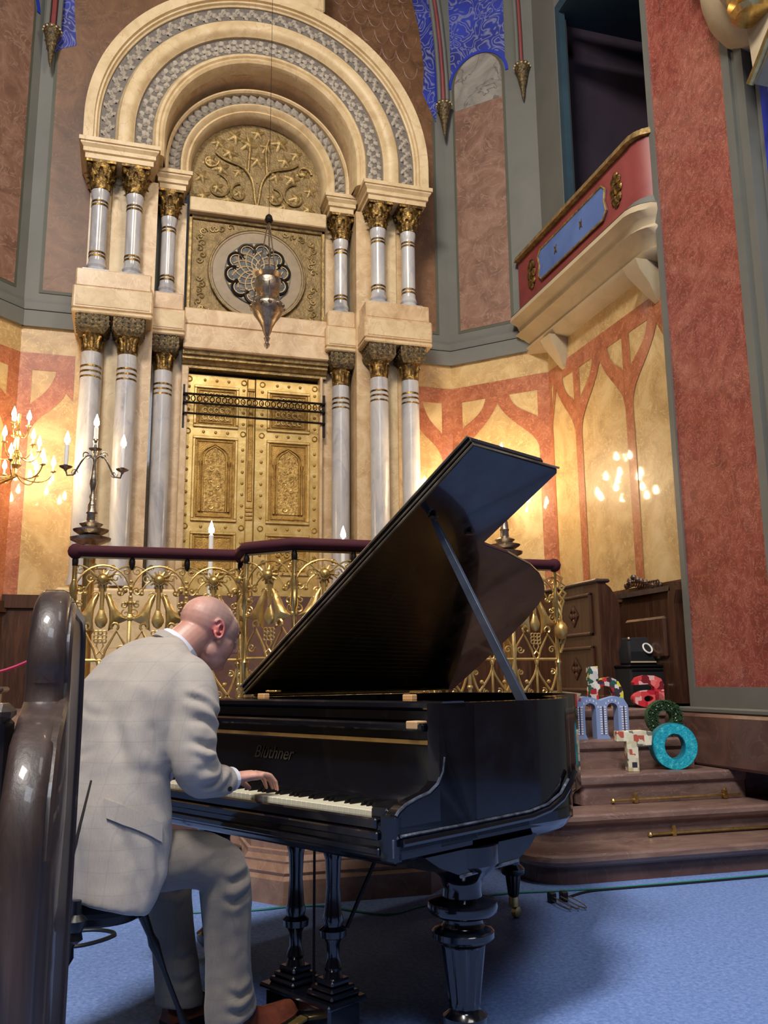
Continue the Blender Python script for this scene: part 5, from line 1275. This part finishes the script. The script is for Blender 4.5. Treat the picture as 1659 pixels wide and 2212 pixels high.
def slab(m, x0, x1, e0, e1):
    A, B = endprof(e0), endprof(e1); n = len(A)
    m.loft([[(x0, y, z) for y, z in A], [(x1, y, z) for y, z in B]], True)
m = fm_(); P0 = [(x, e) for x, e in ((-1.266, .02), (-1.260, .006), (-1.252, 0), (-1.222, 0), (-1.212, .004), (-1.206, .014))]
m.loft([[(x, y, z) for y, z in endprof(e)] for x, e in P0], True); m.build('end_board', M_pew, pw, ang=40)
m = fm_(); m.tube([(-1.206, y, z) for y, z in endprof(.03)[:-1]], .010, 6); m.build('edge_bead', M_pew, pw)
m = fm_(); m.bbox(-3.4, -1.27, -6.66, -6.62, .35, 1.04, .01); m.build('back_board', M_pew, pw)
m = fm_(); m.bbox(-3.4, -1.27, -6.70, -6.60, 1.03, 1.06, .012); m.build('back_cap', M_pew, pw)
m = fm_(); m.bbox(-3.4, -1.27, -6.62, -6.16, .42, .46, .01); m.build('seat', M_pew, pw)
m = fm_(); m.bbox(-3.4, -1.27, -6.90, -6.66, .80, .83, .01); m.build('book_shelf', M_pew, pw)
for z0, z1 in ((.42, .76), (.05, .35)): m = fm_(); m.bbox(-2.3, -1.35, -6.685, -6.665, z0, z1, .01); m.build('back_panel', M_pew, pw)

# ================================================================== rail and pink rope at the far left
t = empty('altar_desk', (-2.2, -2.0, PZ), 0, 'dark wooden desk on the platform at the left edge behind the pew', 'desk')
m = MB(); m.bbox(-.75, .40, -.55, -.40, .0, .17, .01); m.build('desk_body', M_wood, t)
m = MB(); m.bbox(-.78, .43, -.60, -.30, .17, .20, .01); m.build('desk_top', M_pew, t)
t = empty('pink_rope', (-1.75, -2.7, 1.2), 0, 'sagging pink barrier rope behind the left pew end', 'rope')
m = MB(); m.tube([(-.45 + .7 * i / 14, 0, -.02 - .10 * (1 - (2 * i / 14 - 1.0) ** 2) + .12 * i / 14) for i in range(15)], .009, 6); m.build('rope', plain('pink_cord', C3(190, 40, 90), .6), t)
m = MB(); m.lathe([(.07, 0), (.07, .01), (.012, .02), (.012, .45), (.02, .46)], 12, (.25, 0, PZ - 1.2)); m.build('stanchion', M_brass, t)

# ================================================================== cables
M_cgreen = plain('green_cable', C3(50, 140, 130), .5); M_cblk = plain('black_cable', C3(20, 22, 26), .5)
def cable(name, label, pts, r, mat):
    t = MB(); P = []
    for i in range(len(pts) - 1):
        p0 = pts[max(0, i - 1)]; p1 = pts[i]; p2 = pts[i + 1]; p3 = pts[min(len(pts) - 1, i + 2)]
        for k in range(8):
            u = k / 8; P.append(tuple(.5 * ((2 * b) + (-a + c) * u + (2 * a - 5 * b + 4 * c - d) * u * u + (-a + 3 * b - 3 * c + d) * u ** 3) for a, b, c, d in zip(p0, p1, p2, p3)))
    P.append(pts[-1]); t.tube(P, r, 6); return tag(t.build(name, mat), label, 'cable')
cable('green_cable', 'thin green cable lying on the blue carpet in front of the bay', [(-1.6, -3.72, .006), (-1.29, -3.71, .006), (-.93, -3.56, .006), (-.48, -3.62, .006), (-.29, -3.61, .006), (-.12, -3.65, .006), (-.01, -3.78, .006), (.14, -3.90, .006), (.36, -3.79, .006), (.77, -3.70, .006), (1.04, -3.72, .006), (1.23, -3.74, .006), (1.39, -3.76, .006), (1.66, -3.76, .006), (2.14, -3.76, .006), (2.6, -3.75, .006)], .005, M_cgreen)
cable('black_cable', 'black cable running along the foot of the stone stairs', [(1.10, -3.86, .006), (1.25, -3.79, .006), (1.45, -3.785, .006), (1.9, -3.79, .006), (2.5, -3.78, .006), (3.0, -3.78, .006)], .006, M_cblk)
cable('black_cable', 'coiled black cable lying on the carpet beside the left pew', [(-1.45, -3.9, .008), (-1.25, -3.98, .008), (-1.1, -3.85, .008), (-1.2, -3.74, .008), (-1.4, -3.78, .008), (-1.5, -3.9, .008), (-1.3, -4.02, .008)], .008, M_cblk)
t = empty('cable_plugs', (1.0, -3.92, 0), 0, 'two small black plugs with wire loops on the carpet by the rear piano leg', 'plug')
for dx in (-.03, .035): m = MB(); m.bbox(dx - .018, dx + .018, -.02, .02, 0, .05, .006); m.build('plug', M_cblk, t)
m = MB()
for dx in (-.04, .0, .04): m.tube(bez((dx, -.02, .02), (dx - .03, -.2, .01), (dx + .05, -.3, .01), (dx + .01, -.02, .03), 12), .003, 5)
m.build('wire_loops', M_silver, t)

# ================================================================== THE PIANIST
W_ = lambda a, b: Vector(PC) + Matrix.Rotation(PANG, 3, 'Z') @ Vector((-a, b, 0))
wl = W_(.8, -.42)
man = empty('person', (wl.x, wl.y, 0), PANG, 'bald man in a pale checked suit bending over the piano keys on a stool', 'person')
HM = T(.8, .42, 0)
def hm(): m = MB(); m.M = HM; return m
def A(a, b, z): return Vector((-a, b, z))
def limb(m, st, seg=20, side=Vector((1, 0, 0)), pw=1.0):
    """st: (centre, half width along side, half depth)"""
    rings = []; n = len(st)
    for i, (c, w, d) in enumerate(st):
        t = (st[min(i + 1, n - 1)][0] - st[max(0, i - 1)][0]).normalized()
        u = (side - t * side.dot(t)).normalized(); v = t.cross(u)
        rings.append([c + u * w * cos(q) + v * d * sin(q) for q in [2 * pi * k / seg for k in range(seg)]])
    m.loft(rings, True)
def smoothst(st, k=4):
    out = []
    n = len(st)
    for i in range(n - 1):
        P = [st[max(0, i - 1)], st[i], st[i + 1], st[min(n - 1, i + 2)]]
        for j in range(k):
            u = j / k; f = lambda a, b, c, d: .5 * ((2 * b) + (c - a) * u + (2 * a - 5 * b + 4 * c - d) * u * u + (3 * b - 3 * c + d - a) * u ** 3)
            out.append((Vector([f(*(p[0][x] for p in P)) for x in range(3)]), f(*(p[1] for p in P)), f(*(p[2] for p in P))))
    out.append(st[-1]); return out
def fuse(o, voxel, smooth=2, fac=.5):
    r = o.modifiers.new('fuse', 'REMESH'); r.mode = 'VOXEL'; r.voxel_size = voxel; r.use_smooth_shade = True
    s = o.modifiers.new('soften', 'SMOOTH'); s.iterations = smooth; s.factor = fac
    return o
def wrinkle(o, size, strength, name):
    tx = bpy.data.textures.new(name, 'CLOUDS'); tx.noise_scale = size; tx.noise_depth = 2
    d = o.modifiers.new('wrinkles', 'DISPLACE'); d.texture = tx; d.strength = strength; d.mid_level = .5; d.texture_coords = 'LOCAL'
def cloth(name, base, hi, line, ls=.05, bump=.15):
    t = NT(name); v = t.coord((1, 1, 1)); nz = t.noise(v, 6, 4); c = t.ramp(nz, [(.3, base), (.7, hi)])
    f = t.noise(t.coord((400, 400, 40)), 1, 2); c = t.mix(.25, c, t.ramp(f, [(.3, tuple(x * .75 for x in base[:3]) + (1,)), (.7, hi)]))
    sp = t.n('ShaderNodeSeparateXYZ'); t.l(v, sp.inputs[0])
    for ax, per in ((0, ls), (2, ls * 1.15)):
        mt = t.n('ShaderNodeMath', operation='PINGPONG'); t.l(sp.outputs[ax], mt.inputs[0]); mt.inputs[1].default_value = per / 2
        lt = t.n('ShaderNodeMath', operation='LESS_THAN'); t.l(mt.outputs[0], lt.inputs[0]); lt.inputs[1].default_value = .0016
        ml = t.n('ShaderNodeMath', operation='MULTIPLY'); t.l(lt.outputs[0], ml.inputs[0]); ml.inputs[1].default_value = .22
        c = t.mix(ml.outputs[0], c, line)
    t.l(c, t.b.inputs['Base Color']); t.set(Roughness=.85, Sheen_Weight=.15); t.b.inputs['Specular IOR Level'].default_value = .2
    t.bump(t.noise(v, 260, 2), bump, .002); return t.m
M_jacket = cloth('checked_linen', C3(170, 161, 152), C3(188, 180, 172), C3(146, 140, 138))
M_trous = cloth('taupe_wool', C3(116, 108, 100), C3(132, 124, 115), C3(104, 97, 92))
M_shirt = plain('white_shirt', C3(224, 228, 240), .7)
M_shoe = mottled('brown_leather', [(.3, C3(72, 36, 26)), (.7, C3(116, 62, 44))], 14, .25, coat=.4)
M_button = plain('dark_button', C3(30, 22, 20), .3)
# skin with shaved shadow on the scalp and flushed ears
HC = A(.79, -.092, 1.262); HH = HM @ Matrix.Translation(HC) @ RX(radians(-24)) @ RY(radians(0)) @ RZ(radians(-5))
def skinmat():
    t = NT('skin'); v = t.coord((1, 1, 1)); nz = t.noise(v, 22, 3); c = t.ramp(nz, [(.3, C3(196, 142, 126)), (.7, C3(214, 164, 148))])
    def blob(p, r0, r1):
        d = t.n('ShaderNodeVectorMath', operation='DISTANCE'); t.l(v, d.inputs[0]); d.inputs[1].default_value = p
        return t.ramp(d.outputs['Value'], [(r0, (1, 1, 1)), (r1, (0, 0, 0))])
    def muls(a, k):
        mm = t.n('ShaderNodeMath', operation='MULTIPLY'); t.l(a, mm.inputs[0]); mm.inputs[1].default_value = k; return mm.outputs[0]
    cc = HH @ Vector((0.03, .012, .045)); c = t.mix(muls(blob(tuple(cc), .06, .11), .7), c, C3(150, 128, 122))
    for s in (1, -1):
        e = HH @ Vector((s * .085, -.012, -.012)); c = t.mix(muls(blob(tuple(e), .018, .045), .6), c, C3(206, 78, 84))
    t.l(c, t.b.inputs['Base Color']); t.set(Roughness=.42, Subsurface_Weight=.12, Subsurface_Scale=.01); t.b.inputs['Subsurface Radius'].default_value = (1, .3, .2); t.bump(t.noise(v, 300, 2), .05, .001); return t.m
M_skin = skinmat()
b = hm()
# torso core, pelvis, legs, arms under the clothes
limb(b, [(A(.8, -.43, .50), .12, .08), (A(.8, -.44, .60), .15, .10), (A(.8, -.42, .80), .13, .09), (A(.8, -.35, .98), .15, .10), (A(.8, -.27, 1.10), .13, .08), (A(.8, -.21, 1.17), .07, .06)])
for sh_, el, wr in ((A(.625, -.26, 1.10), A(.57, -.29, .84), A(.632, -.115, .79)), (A(.985, -.26, 1.14), A(1.04, -.30, .86), A(.985, -.10, .79))):
    limb(b, [(A(.8, -.26, 1.12), .05, .05), (sh_, .045, .05), (sh_.lerp(el, .5), .042, .042), (el, .038, .038), (el.lerp(wr, .3), .038, .038), (el.lerp(wr, .85), .027, .024), (wr, .029, .020)])
for hp, kn, an in ((A(.70, -.44, .56), A(.62, -.13, .53), A(.625, -.11, .10)), (A(.90, -.44, .56), A(.94, -.14, .53), A(.90, -.10, .10))):
    limb(b, [(hp, .07, .07), (kn, .055, .055), (kn.lerp(an, .3), .05, .055), (an, .038, .04)])
# neck and head
neck = [(A(.8, -.245, 1.165), .066, .066), (A(.8, -.205, 1.20), .060, .062), (A(.795, -.165, 1.235), .058, .062), (A(.79, -.12, 1.262), .056, .06)]
limb(b, smoothst(neck, 3), 24)
b.M = HH
b.ball((0, -.018, .022), .1, 28, .84, .78, 1.0)
b.ball((0, .032, .014), .067, 24, 1.05, 1.02, 1.0)
b.ball((0, .036, -.040), .067, 24, 1.08, .94, .98)
b.ball((0, .040, -.078), .053, 24, .86, .93, 1.04)
b.ball((0, .076, -.100), .022, 14, .9, 1.2, .9)
b.ball((0, .062, .028), .046, 16, .8, 1.15, .86)
b.tube([(-.045, .078, .020), (-.02, .092, .022), (0, .092, .018), (.02, .092, .022), (.045, .078, .020)], .010, 8)
b.tube([(0, .090, .016), (0, .102, -.004), (0, .114, -.022), (0, .119, -.034)], [.010, .012, .0145, .013], 10)
for s in (-1, 1):
    b.ball((s * .012, .102, -.036), .009, 8)
    b.ball((s * .032, .078, .000), .015, 12, .8); b.ball((s * .034, .054, -.026), .026, 16)
    b.ball((s * .034, .020, -.066), .030, 16, 1.1, .7, 1.15)
    # ear: rim, lobe and bowl, leaning back and standing a little off the head
    E = [(s * (.080 + .010 * (.5 - .5 * cos(q))), -.012 - .016 * cos(q) - .007 * sin(q), -.010 + .030 * sin(q)) for q in [.5 + (2 * pi - 1.0) * k / 16 for k in range(17)]]
    b.tube(E, [.004] + [.0046] * 15 + [.004], 8); b.ball((s * .074, -.014, -.010), .017, 10, 1.35, .35, .8); b.ball((s * .081, .000, -.036), .0075, 8)
    b.tube([(s * .079, -.004, .010), (s * .084, -.014, .006), (s * .085, -.018, -.008), (s * .082, -.008, -.024)], .0034, 6); b.ball((s * .079, .003, -.014), .006, 8)
b.tube([(-.022, .084, -.066), (-.008, .094, -.062), (0, .093, -.064), (.008, .094, -.062), (.022, .084, -.066)], .0058, 8)
b.tube([(-.018, .084, -.077), (0, .091, -.078), (.018, .084, -.077)], .0066, 8)
b.M = HM
# hands with separate bent fingers resting on the keys
def hand(wr, a0, s, tip_z=.742):
    """wr wrist, a0 position of the middle finger, s = +1 thumb towards larger a (right hand)"""
    pc = A(a0, wr.y + .075, wr.z + .006)
    limb(b, [(wr, .028, .020), (wr.lerp(pc, .5), .034, .018), (pc, .040, .016), (A(a0, wr.y + .095, wr.z + .002), .040, .013)], 16)
    for k, (off, ln) in enumerate(((-1.5, .062), (-.5, .074), (.5, .080), (1.5, .072))):
        # k=0 little finger ... 3 index
        x = a0 + s * off * .0205; r = (.0075, .0085, .009, .0085)[k]
        p = [A(x - s * off * .001, wr.y + .080, wr.z + .002), A(x, wr.y + .098, wr.z + .010), A(x + s * off * .002, wr.y + .098 + ln * .45, wr.z + .004), A(x + s * off * .003, wr.y + .098 + ln * .78, wr.z - .018), A(x + s * off * .003, wr.y + .098 + ln * .92, tip_z + .003)]
        b.tube(p, [r * 1.05, r * 1.1, r, r * .95, r * .7], 10); b.ball(tuple(p[-1]), r * .75, 8)
    p = [A(a0 + s * .028, wr.y + .025, wr.z - .006), A(a0 + s * .048, wr.y + .055, wr.z - .012), A(a0 + s * .056, wr.y + .085, wr.z - .022), A(a0 + s * .054, wr.y + .108, tip_z + .006)]
    b.tube(p, [.013, .012, .0105, .008], 10); b.ball(tuple(p[-1]), .008, 8)
hand(A(.632, -.115, .788), .615, 1)
hand(A(.985, -.10, .79), .99, -1)
body = b.build('body', M_skin, man); fuse(body, .0036, 5, .5)
# eyes (mostly hidden by the bowed pose)
for s in (-1, 1):
    m = MB(); m.M = HH; m.ball((s * .032, .0855, -.001), .0095, 12); m.build('eye', M_shirt, man)
    m = MB(); m.M = HH; m.tube([(s * .018, .097, .026), (s * .034, .094, .030), (s * .05, .082, .026)], .003, 6); m.build('eyebrow', M_wood, man)

# jacket: torso and sleeves fused into one cloth
j = hm()
def ringst(c, w, d, tilt): return (c, w, d, tilt)
def torso(m, st, seg=40):
    rings = []
    for c, w, d, tl, fl in st:
        u = Vector((1, 0, 0)); v = Vector((0, cos(radians(tl)), -sin(radians(tl))))
        r = []
        for k in range(seg):
            q = 2 * pi * k / seg; cx, sx_ = cos(q), sin(q)
            e = .82; r.append(c + u * w * math.copysign(abs(cx) ** e, cx) + v * d * math.copysign(abs(sx_) ** e, sx_) + Vector((0, 0, fl * (cx if True else 0))))
        rings.append(r)
    m.loft(rings, True)
TS = [(A(.80, -.475, .462), .238, .112, 16, .0), (A(.80, -.460, .50), .243, .130, 14, .0), (A(.80, -.445, .56), .243, .150, 12, 0), (A(.805, -.435, .64), .236, .160, 8, 0), (A(.81, -.43, .74), .222, .152, 6, 0), (A(.815, -.415, .83), .214, .140, 12, 0),
      (A(.82, -.385, .93), .228, .146, 24, 0), (A(.825, -.345, 1.02), .240, .146, 34, -.005), (A(.82, -.30, 1.09), .234, .132, 44, -.012), (A(.81, -.26, 1.14), .200, .108, 50, -.014), (A(.80, -.228, 1.168), .135, .087, 54, -.01), (A(.80, -.212, 1.187), .085, .074, 56, 0)]
torso(j, TS)
SR = [(A(.72, -.27, 1.10), .09, .09), (A(.655, -.268, 1.095), .082, .085), (A(.615, -.270, 1.045), .075, .082), (A(.595, -.28, .97), .068, .076), (A(.575, -.29, .89), .064, .070), (A(.57, -.275, .825), .062, .068), (A(.59, -.225, .797), .062, .058), (A(.612, -.165, .789), .057, .050), (A(.625, -.128, .787), .050, .043)]
limb(j, smoothst(SR, 3), 24)
SL = [(A(.88, -.27, 1.13), .09, .09), (A(.945, -.268, 1.135), .082, .085), (A(.985, -.272, 1.08), .075, .08), (A(1.01, -.285, .99), .066, .072), (A(1.035, -.30, .90), .062, .066), (A(1.035, -.285, .84), .06, .06), (A(1.01, -.21, .805), .055, .05), (A(.99, -.14, .79), .046, .042)]
limb(j, smoothst(SL, 3), 24)
jk = j.build('jacket', M_jacket, man); fuse(jk, .0075, 5, .6); wrinkle(jk, .16, .016, 'jacket_folds')
def seg_d(p, a, b_):
    ab_ = b_ - a; t = max(0, min(1, (p - a).dot(ab_) / ab_.length_squared)); return (p - (a + ab_ * t)).length, t
def bake(o, folds):
    """apply the modifiers, then press creases (negative) and raise folds (positive) along polylines"""
    bpy.context.view_layer.update(); d_ = bpy.context.evaluated_depsgraph_get()
    me = bpy.data.meshes.new_from_object(o.evaluated_get(d_)); mats = list(o.data.materials); o.modifiers.clear(); o.data = me
    if not me.materials: me.materials.append(mats[0])
    F = []
    for pts, amp, w in folds:
        P = [HM @ p for p in pts]; lo = Vector([min(q[k] for q in P) - 2.4 * w for k in range(3)]); hi = Vector([max(q[k] for q in P) + 2.4 * w for k in range(3)]); F.append((P, amp, w, lo, hi))
    nr = [v.normal.copy() for v in me.vertices]; co = [v.co.copy() for v in me.vertices]
    for i_, p in enumerate(co):
        dsp = 0.0
        for P, amp, w, lo, hi in F:
            if p.x < lo.x or p.x > hi.x or p.y < lo.y or p.y > hi.y or p.z < lo.z or p.z > hi.z: continue
            best = 9; tt = 0; n = len(P) - 1
            for k in range(n):
                dd, t = seg_d(p, P[k], P[k + 1])
                if dd < best: best = dd; tt = (k + t) / n
            dsp += amp * math.exp(-(best / w) ** 2) * (.25 + .75 * sin(pi * min(1, max(0, tt * .94 + .03))))
        if dsp: me.vertices[i_].co = p + nr[i_] * dsp
    for p_ in me.polygons: p_.use_smooth = True
    me.update(); return o
def crease(pts, a=.010, w=.012):
    """a crease with a raised lip beside it"""
    return [(pts, -a, w), ([p + Vector((0, 0, .022)) for p in pts], a * .8, w * 1.3), ([p - Vector((0, 0, .024)) for p in pts], a * .6, w * 1.3)]
FJ = []
for P in ([A(.56, -.36, 1.05), A(.54, -.30, 1.03), A(.545, -.24, .99), A(.56, -.20, .97)], [A(.53, -.35, .99), A(.52, -.29, .98), A(.53, -.23, .95)],
          [A(.52, -.35, .92), A(.505, -.29, .90), A(.52, -.23, .89), A(.54, -.20, .88)], [A(.505, -.33, .875), A(.50, -.28, .86), A(.53, -.22, .865)],
          [A(.505, -.31, .835), A(.51, -.26, .83), A(.53, -.22, .84)], [A(.52, -.28, .79), A(.53, -.23, .80), A(.55, -.20, .825)], [A(.545, -.22, .77), A(.55, -.19, .79), A(.57, -.165, .82)], [A(.565, -.185, .765), A(.565, -.165, .79), A(.59, -.145, .815)]):
    FJ += crease([q + Vector((0, rnd.uniform(-.008, .008), rnd.uniform(-.008, .008))) for q in P], rnd.uniform(.009, .014), rnd.uniform(.010, .016))
for P in ([A(.62, -.44, 1.03), A(.60, -.42, .95), A(.62, -.41, .86), A(.63, -.38, .78)], [A(.68, -.50, 1.00), A(.64, -.49, .90), A(.62, -.47, .80)]): FJ += [(P, -.014, .024), ([p + Vector((.035, -.02, 0)) for p in P], .010, .024)]
for P in ([A(.60, -.55, .74), A(.57, -.50, .66), A(.56, -.46, .56), A(.56, -.44, .47)], [A(.57, -.40, .64), A(.56, -.38, .56), A(.56, -.37, .47)], [A(.70, -.60, .70), A(.68, -.60, .58), A(.67, -.60, .47)], [A(.86, -.60, .80), A(.86, -.61, .65), A(.86, -.60, .48)]): FJ += [(P, -.014, .020), ([p + Vector((.04, -.0, 0)) for p in P], .010, .022)]
FJ += [([A(.58, -.48, .76), A(.555, -.43, .735), A(.56, -.38, .70), A(.57, -.31, .67)], .013, .022)]
for P in ([A(.90, -.50, 1.03), A(.80, -.52, 1.00), A(.70, -.50, .99)], [A(.92, -.54, .90), A(.80, -.56, .88), A(.70, -.53, .90)], [A(.88, -.42, 1.13), A(.78, -.42, 1.11), A(.70, -.38, 1.11)]): FJ += crease(P, .004, .016)
bake(jk, FJ)
# trousers
tr = hm()
limb(tr, [(A(.80, -.44, .49), .16, .12), (A(.80, -.44, .54), .175, .135), (A(.80, -.44, .62), .165, .12)], 32)
limb(tr, smoothst([(A(.72, -.46, .56), .092, .090), (A(.69, -.34, .565), .092, .088), (A(.65, -.22, .56), .084, .084), (A(.62, -.145, .525), .078, .080), (A(.615, -.125, .44), .072, .080), (A(.615, -.12, .34), .066, .074), (A(.613, -.112, .22), .062, .076), (A(.61, -.105, .125), .064, .084), (A(.61, -.10, .10), .065, .085)], 3), 28)
limb(tr, smoothst([(A(.88, -.46, .56), .092, .090), (A(.91, -.34, .565), .090, .086), (A(.93, -.22, .55), .082, .082), (A(.93, -.16, .51), .075, .078), (A(.92, -.14, .42), .068, .076), (A(.91, -.125, .30), .062, .072), (A(.90, -.11, .18), .060, .074), (A(.895, -.10, .09), .062, .08), (A(.895, -.10, .07), .062, .08)], 3), 28)
tro = tr.build('trousers', M_trous, man); fuse(tro, .0075, 3, .5); wrinkle(tro, .10, .010, 'trouser_folds')
FT = []
for P in ([A(.54, -.22, .52), A(.535, -.16, .50), A(.55, -.09, .52)], [A(.545, -.20, .46), A(.54, -.15, .44), A(.55, -.08, .47)], [A(.56, -.26, .60), A(.56, -.20, .62), A(.58, -.12, .60)], [A(.55, -.17, .20), A(.545, -.12, .17), A(.56, -.06, .19)], [A(.55, -.18, .14), A(.545, -.12, .13), A(.56, -.05, .15)],
          [A(.85, -.20, .44), A(.84, -.15, .42), A(.85, -.08, .44)], [A(.84, -.18, .17), A(.835, -.12, .15), A(.85, -.05, .17)], [A(.84, -.17, .24), A(.835, -.12, .22), A(.85, -.05, .25)]): FT += crease(P, .008, .011)
FT += [([A(.555, -.10, .48), A(.553, -.09, .35), A(.55, -.08, .20)], .006, .014), ([A(.56, -.17, .44), A(.56, -.165, .30), A(.555, -.15, .18)], -.006, .02)]
bake(tro, FT)
# shirt collar and cuff
m = hm(); nd = (A(.79, -.165, 1.235) - A(.8, -.245, 1.165)).normalized()
def bandring(m, c, ax_, r0, r1, w, sx_=1.0):
    ax_ = ax_.normalized(); u = Vector((1, 0, 0)); u = (u - ax_ * u.dot(ax_)).normalized(); v = ax_.cross(u); R = []
    for k in range(29):
        q = 2 * pi * k / 28; d = u * cos(q) + v * sin(q) * sx_; R.append([c + d * r0, c + d * r0 + ax_ * w, c + d * (r1 + .002) + ax_ * w, c + d * r1])
    m.loft(R, False)
    for R_ in (): pass
bandring(m, A(.80, -.222, 1.180), nd, .066, .078, .030, 1.05); m.build('shirt_collar', M_shirt, man)
m = hm(); bandring(m, A(.80, -.232, 1.170), nd, .074, .090, .024, 1.05); m.build('jacket_collar', M_jacket, man)
for w0, d0 in ((A(.628, -.128, .787), Vector((-.004, .03, 0))), (A(.988, -.135, .79), Vector((0, .03, 0)))):
    m = hm(); bandring(m, w0, d0, .036, .042, .022, .85); m.build('shirt_cuff', M_shirt, man)
# pocket flap, painted vent shadow and buttons lie on the jacket surface (found by casting onto the finished cloth)
bpy.context.view_layer.update()
dg = bpy.context.evaluated_depsgraph_get(); je = jk.evaluated_get(dg)
from mathutils.bvhtree import BVHTree
bvh = BVHTree.FromObject(jk, dg)
def cast(o_, d_):
    """o_, d_ in piano (-a, b, z) coordinates"""
    p, n, i, dist_ = bvh.ray_cast(HM @ o_, Vector(d_).normalized())
    return (p, n) if p is not None else None
def patch(pts, th, name, mat):
    """strip quad mesh through surface points [(outer, inner), ...] in person space"""
    n = len(pts); vs = []; fs = []
    for (p, n1), (q, n2) in pts:
        vs += [p + n1 * .001, q + n2 * .001, q + n2 * th, p + n1 * th]
    for i in range(n - 1):
        for k in range(4): fs.append((4 * i + k, 4 * i + (k + 1) % 4, 4 * i + 4 + (k + 1) % 4, 4 * i + 4 + k))
    fs += [(0, 1, 2, 3), tuple(4 * (n - 1) + k for k in (3, 2, 1, 0))]
    m = MB(); m.add(vs, fs); return m.build(name, mat, man, ang=60)
def side_pt(bb, z): return cast(Vector((-.30, bb, z)), (-1, 0, 0))
pts = []
for i in range(9):
    u = i / 8; bb = -.535 + .150 * u; z = .738 - .078 * u
    hi, lo = side_pt(bb, z + .030), side_pt(bb, z - .020)
    if hi and lo: pts.append((hi, lo))
if len(pts) > 2: patch(pts, .007, 'pocket_flap', M_jacket)
PJ = Matrix.Rotation(-PANG, 3, 'Z')
camL = PJ @ (CAM - Vector(PC))
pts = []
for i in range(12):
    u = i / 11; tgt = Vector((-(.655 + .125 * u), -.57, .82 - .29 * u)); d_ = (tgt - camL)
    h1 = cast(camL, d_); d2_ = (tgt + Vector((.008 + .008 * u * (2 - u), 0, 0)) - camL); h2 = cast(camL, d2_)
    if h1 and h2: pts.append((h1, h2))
if len(pts) > 2: patch(pts, .003, 'back_vent_shadow', plain('vent_shade_paint', C3(46, 42, 42), .9))  # dark strip that paints the shade inside the vent slit
for tb in (A(.64, -.29, .665),):
    h = cast(camL, tb - camL)
    if h:
        p, n = h; m = MB(); m.lathe([(.002, 0), (.009, .001), (.010, .004), (.007, .006), (.003, .005)], 16); R = n.to_track_quat('Z', 'Y').to_matrix().to_4x4(); m.v = [p + (R @ v) for v in m.v]; m.build('button', M_button, man)
h = cast(camL, A(.60, -.135, .762) - camL)
if h:
    p, n = h; m = MB(); m.lathe([(.002, 0), (.007, .001), (.008, .004), (.003, .005)], 16); R = n.to_track_quat('Z', 'Y').to_matrix().to_4x4(); m.v = [p + (R @ v) for v in m.v]; m.build('button', M_button, man)
# shoes
def shoe(a, heel_b, z0, toe_up, name='shoe'):
    m = hm(); L_ = .285
    S = [(0, .030, .045, .050), (.03, .036, .05, .075), (.07, .037, .05, .085), (.11, .037, .045, .075), (.15, .042, .035, .055), (.20, .046, .03, .045), (.245, .040, .024, .038), (.275, .024, .018, .028), (.285, .012, .012, .02)]
    rings = []
    for t_, w, h0, h in S:
        zz = z0 + toe_up * t_; c = A(a, heel_b + t_, zz)
        rings.append([c + Vector((w * cos(q) * (1 if sin(q) < .2 else .8), 0, .012 + (h * (sin(q) if sin(q) > 0 else 0)))) for q in [2 * pi * k / 20 for k in range(20)]])
    m.loft(rings, True); sh = m.build(name, M_shoe, man, ang=50)
    m = hm(); rings = []
    for t_, w, h0, h in S:
        zz = z0 + toe_up * t_; c = A(a, heel_b + t_, zz); hh_ = -.0 
        rings.append([c + Vector((-w - .004, 0, hh_)), c + Vector((w + .004, 0, hh_)), c + Vector((w + .004, 0, .012)), c + Vector((-w - .004, 0, .012))])
    m.loft(rings, True)
    m.build('sole', M_blackpaint, sh)
    m = hm(); c = A(a, heel_b + .035, z0)
    m.bbox(c.x - .032, c.x + .032, c.y - .032, c.y + .03, c.z - .018, c.z + .002, .004); m.build('heel', M_blackpaint, sh)
    return sh
shoe(.60, -.145, .020, .14); shoe(.895, -.15, .019, 0)

# ------------------------------------------------------------------ pieces too small to pick apart stay joined and say so
SMALL = ('small_scrolls', 'vine_tendrils', 'lower_tendrils', 'bowl_knobs', 'vine_relief', 'pearl_band', 'scrollwork', 'pierced_scrolls', 'carved_ornament', 'carved_foliage', 'rail_rings', 'carved_crest',
         'fairy_lights', 'window_print', 'dark_window_print', 'wire_loops', 'lattice_tracery', 'gilt_wedge', 'vine_scroll', 'vine_branch', 'lancet_scroll', 'knot')
for o in bpy.data.objects:
    if o.parent and o.name.split('.')[0] in SMALL: o['kind'] = 'stuff'
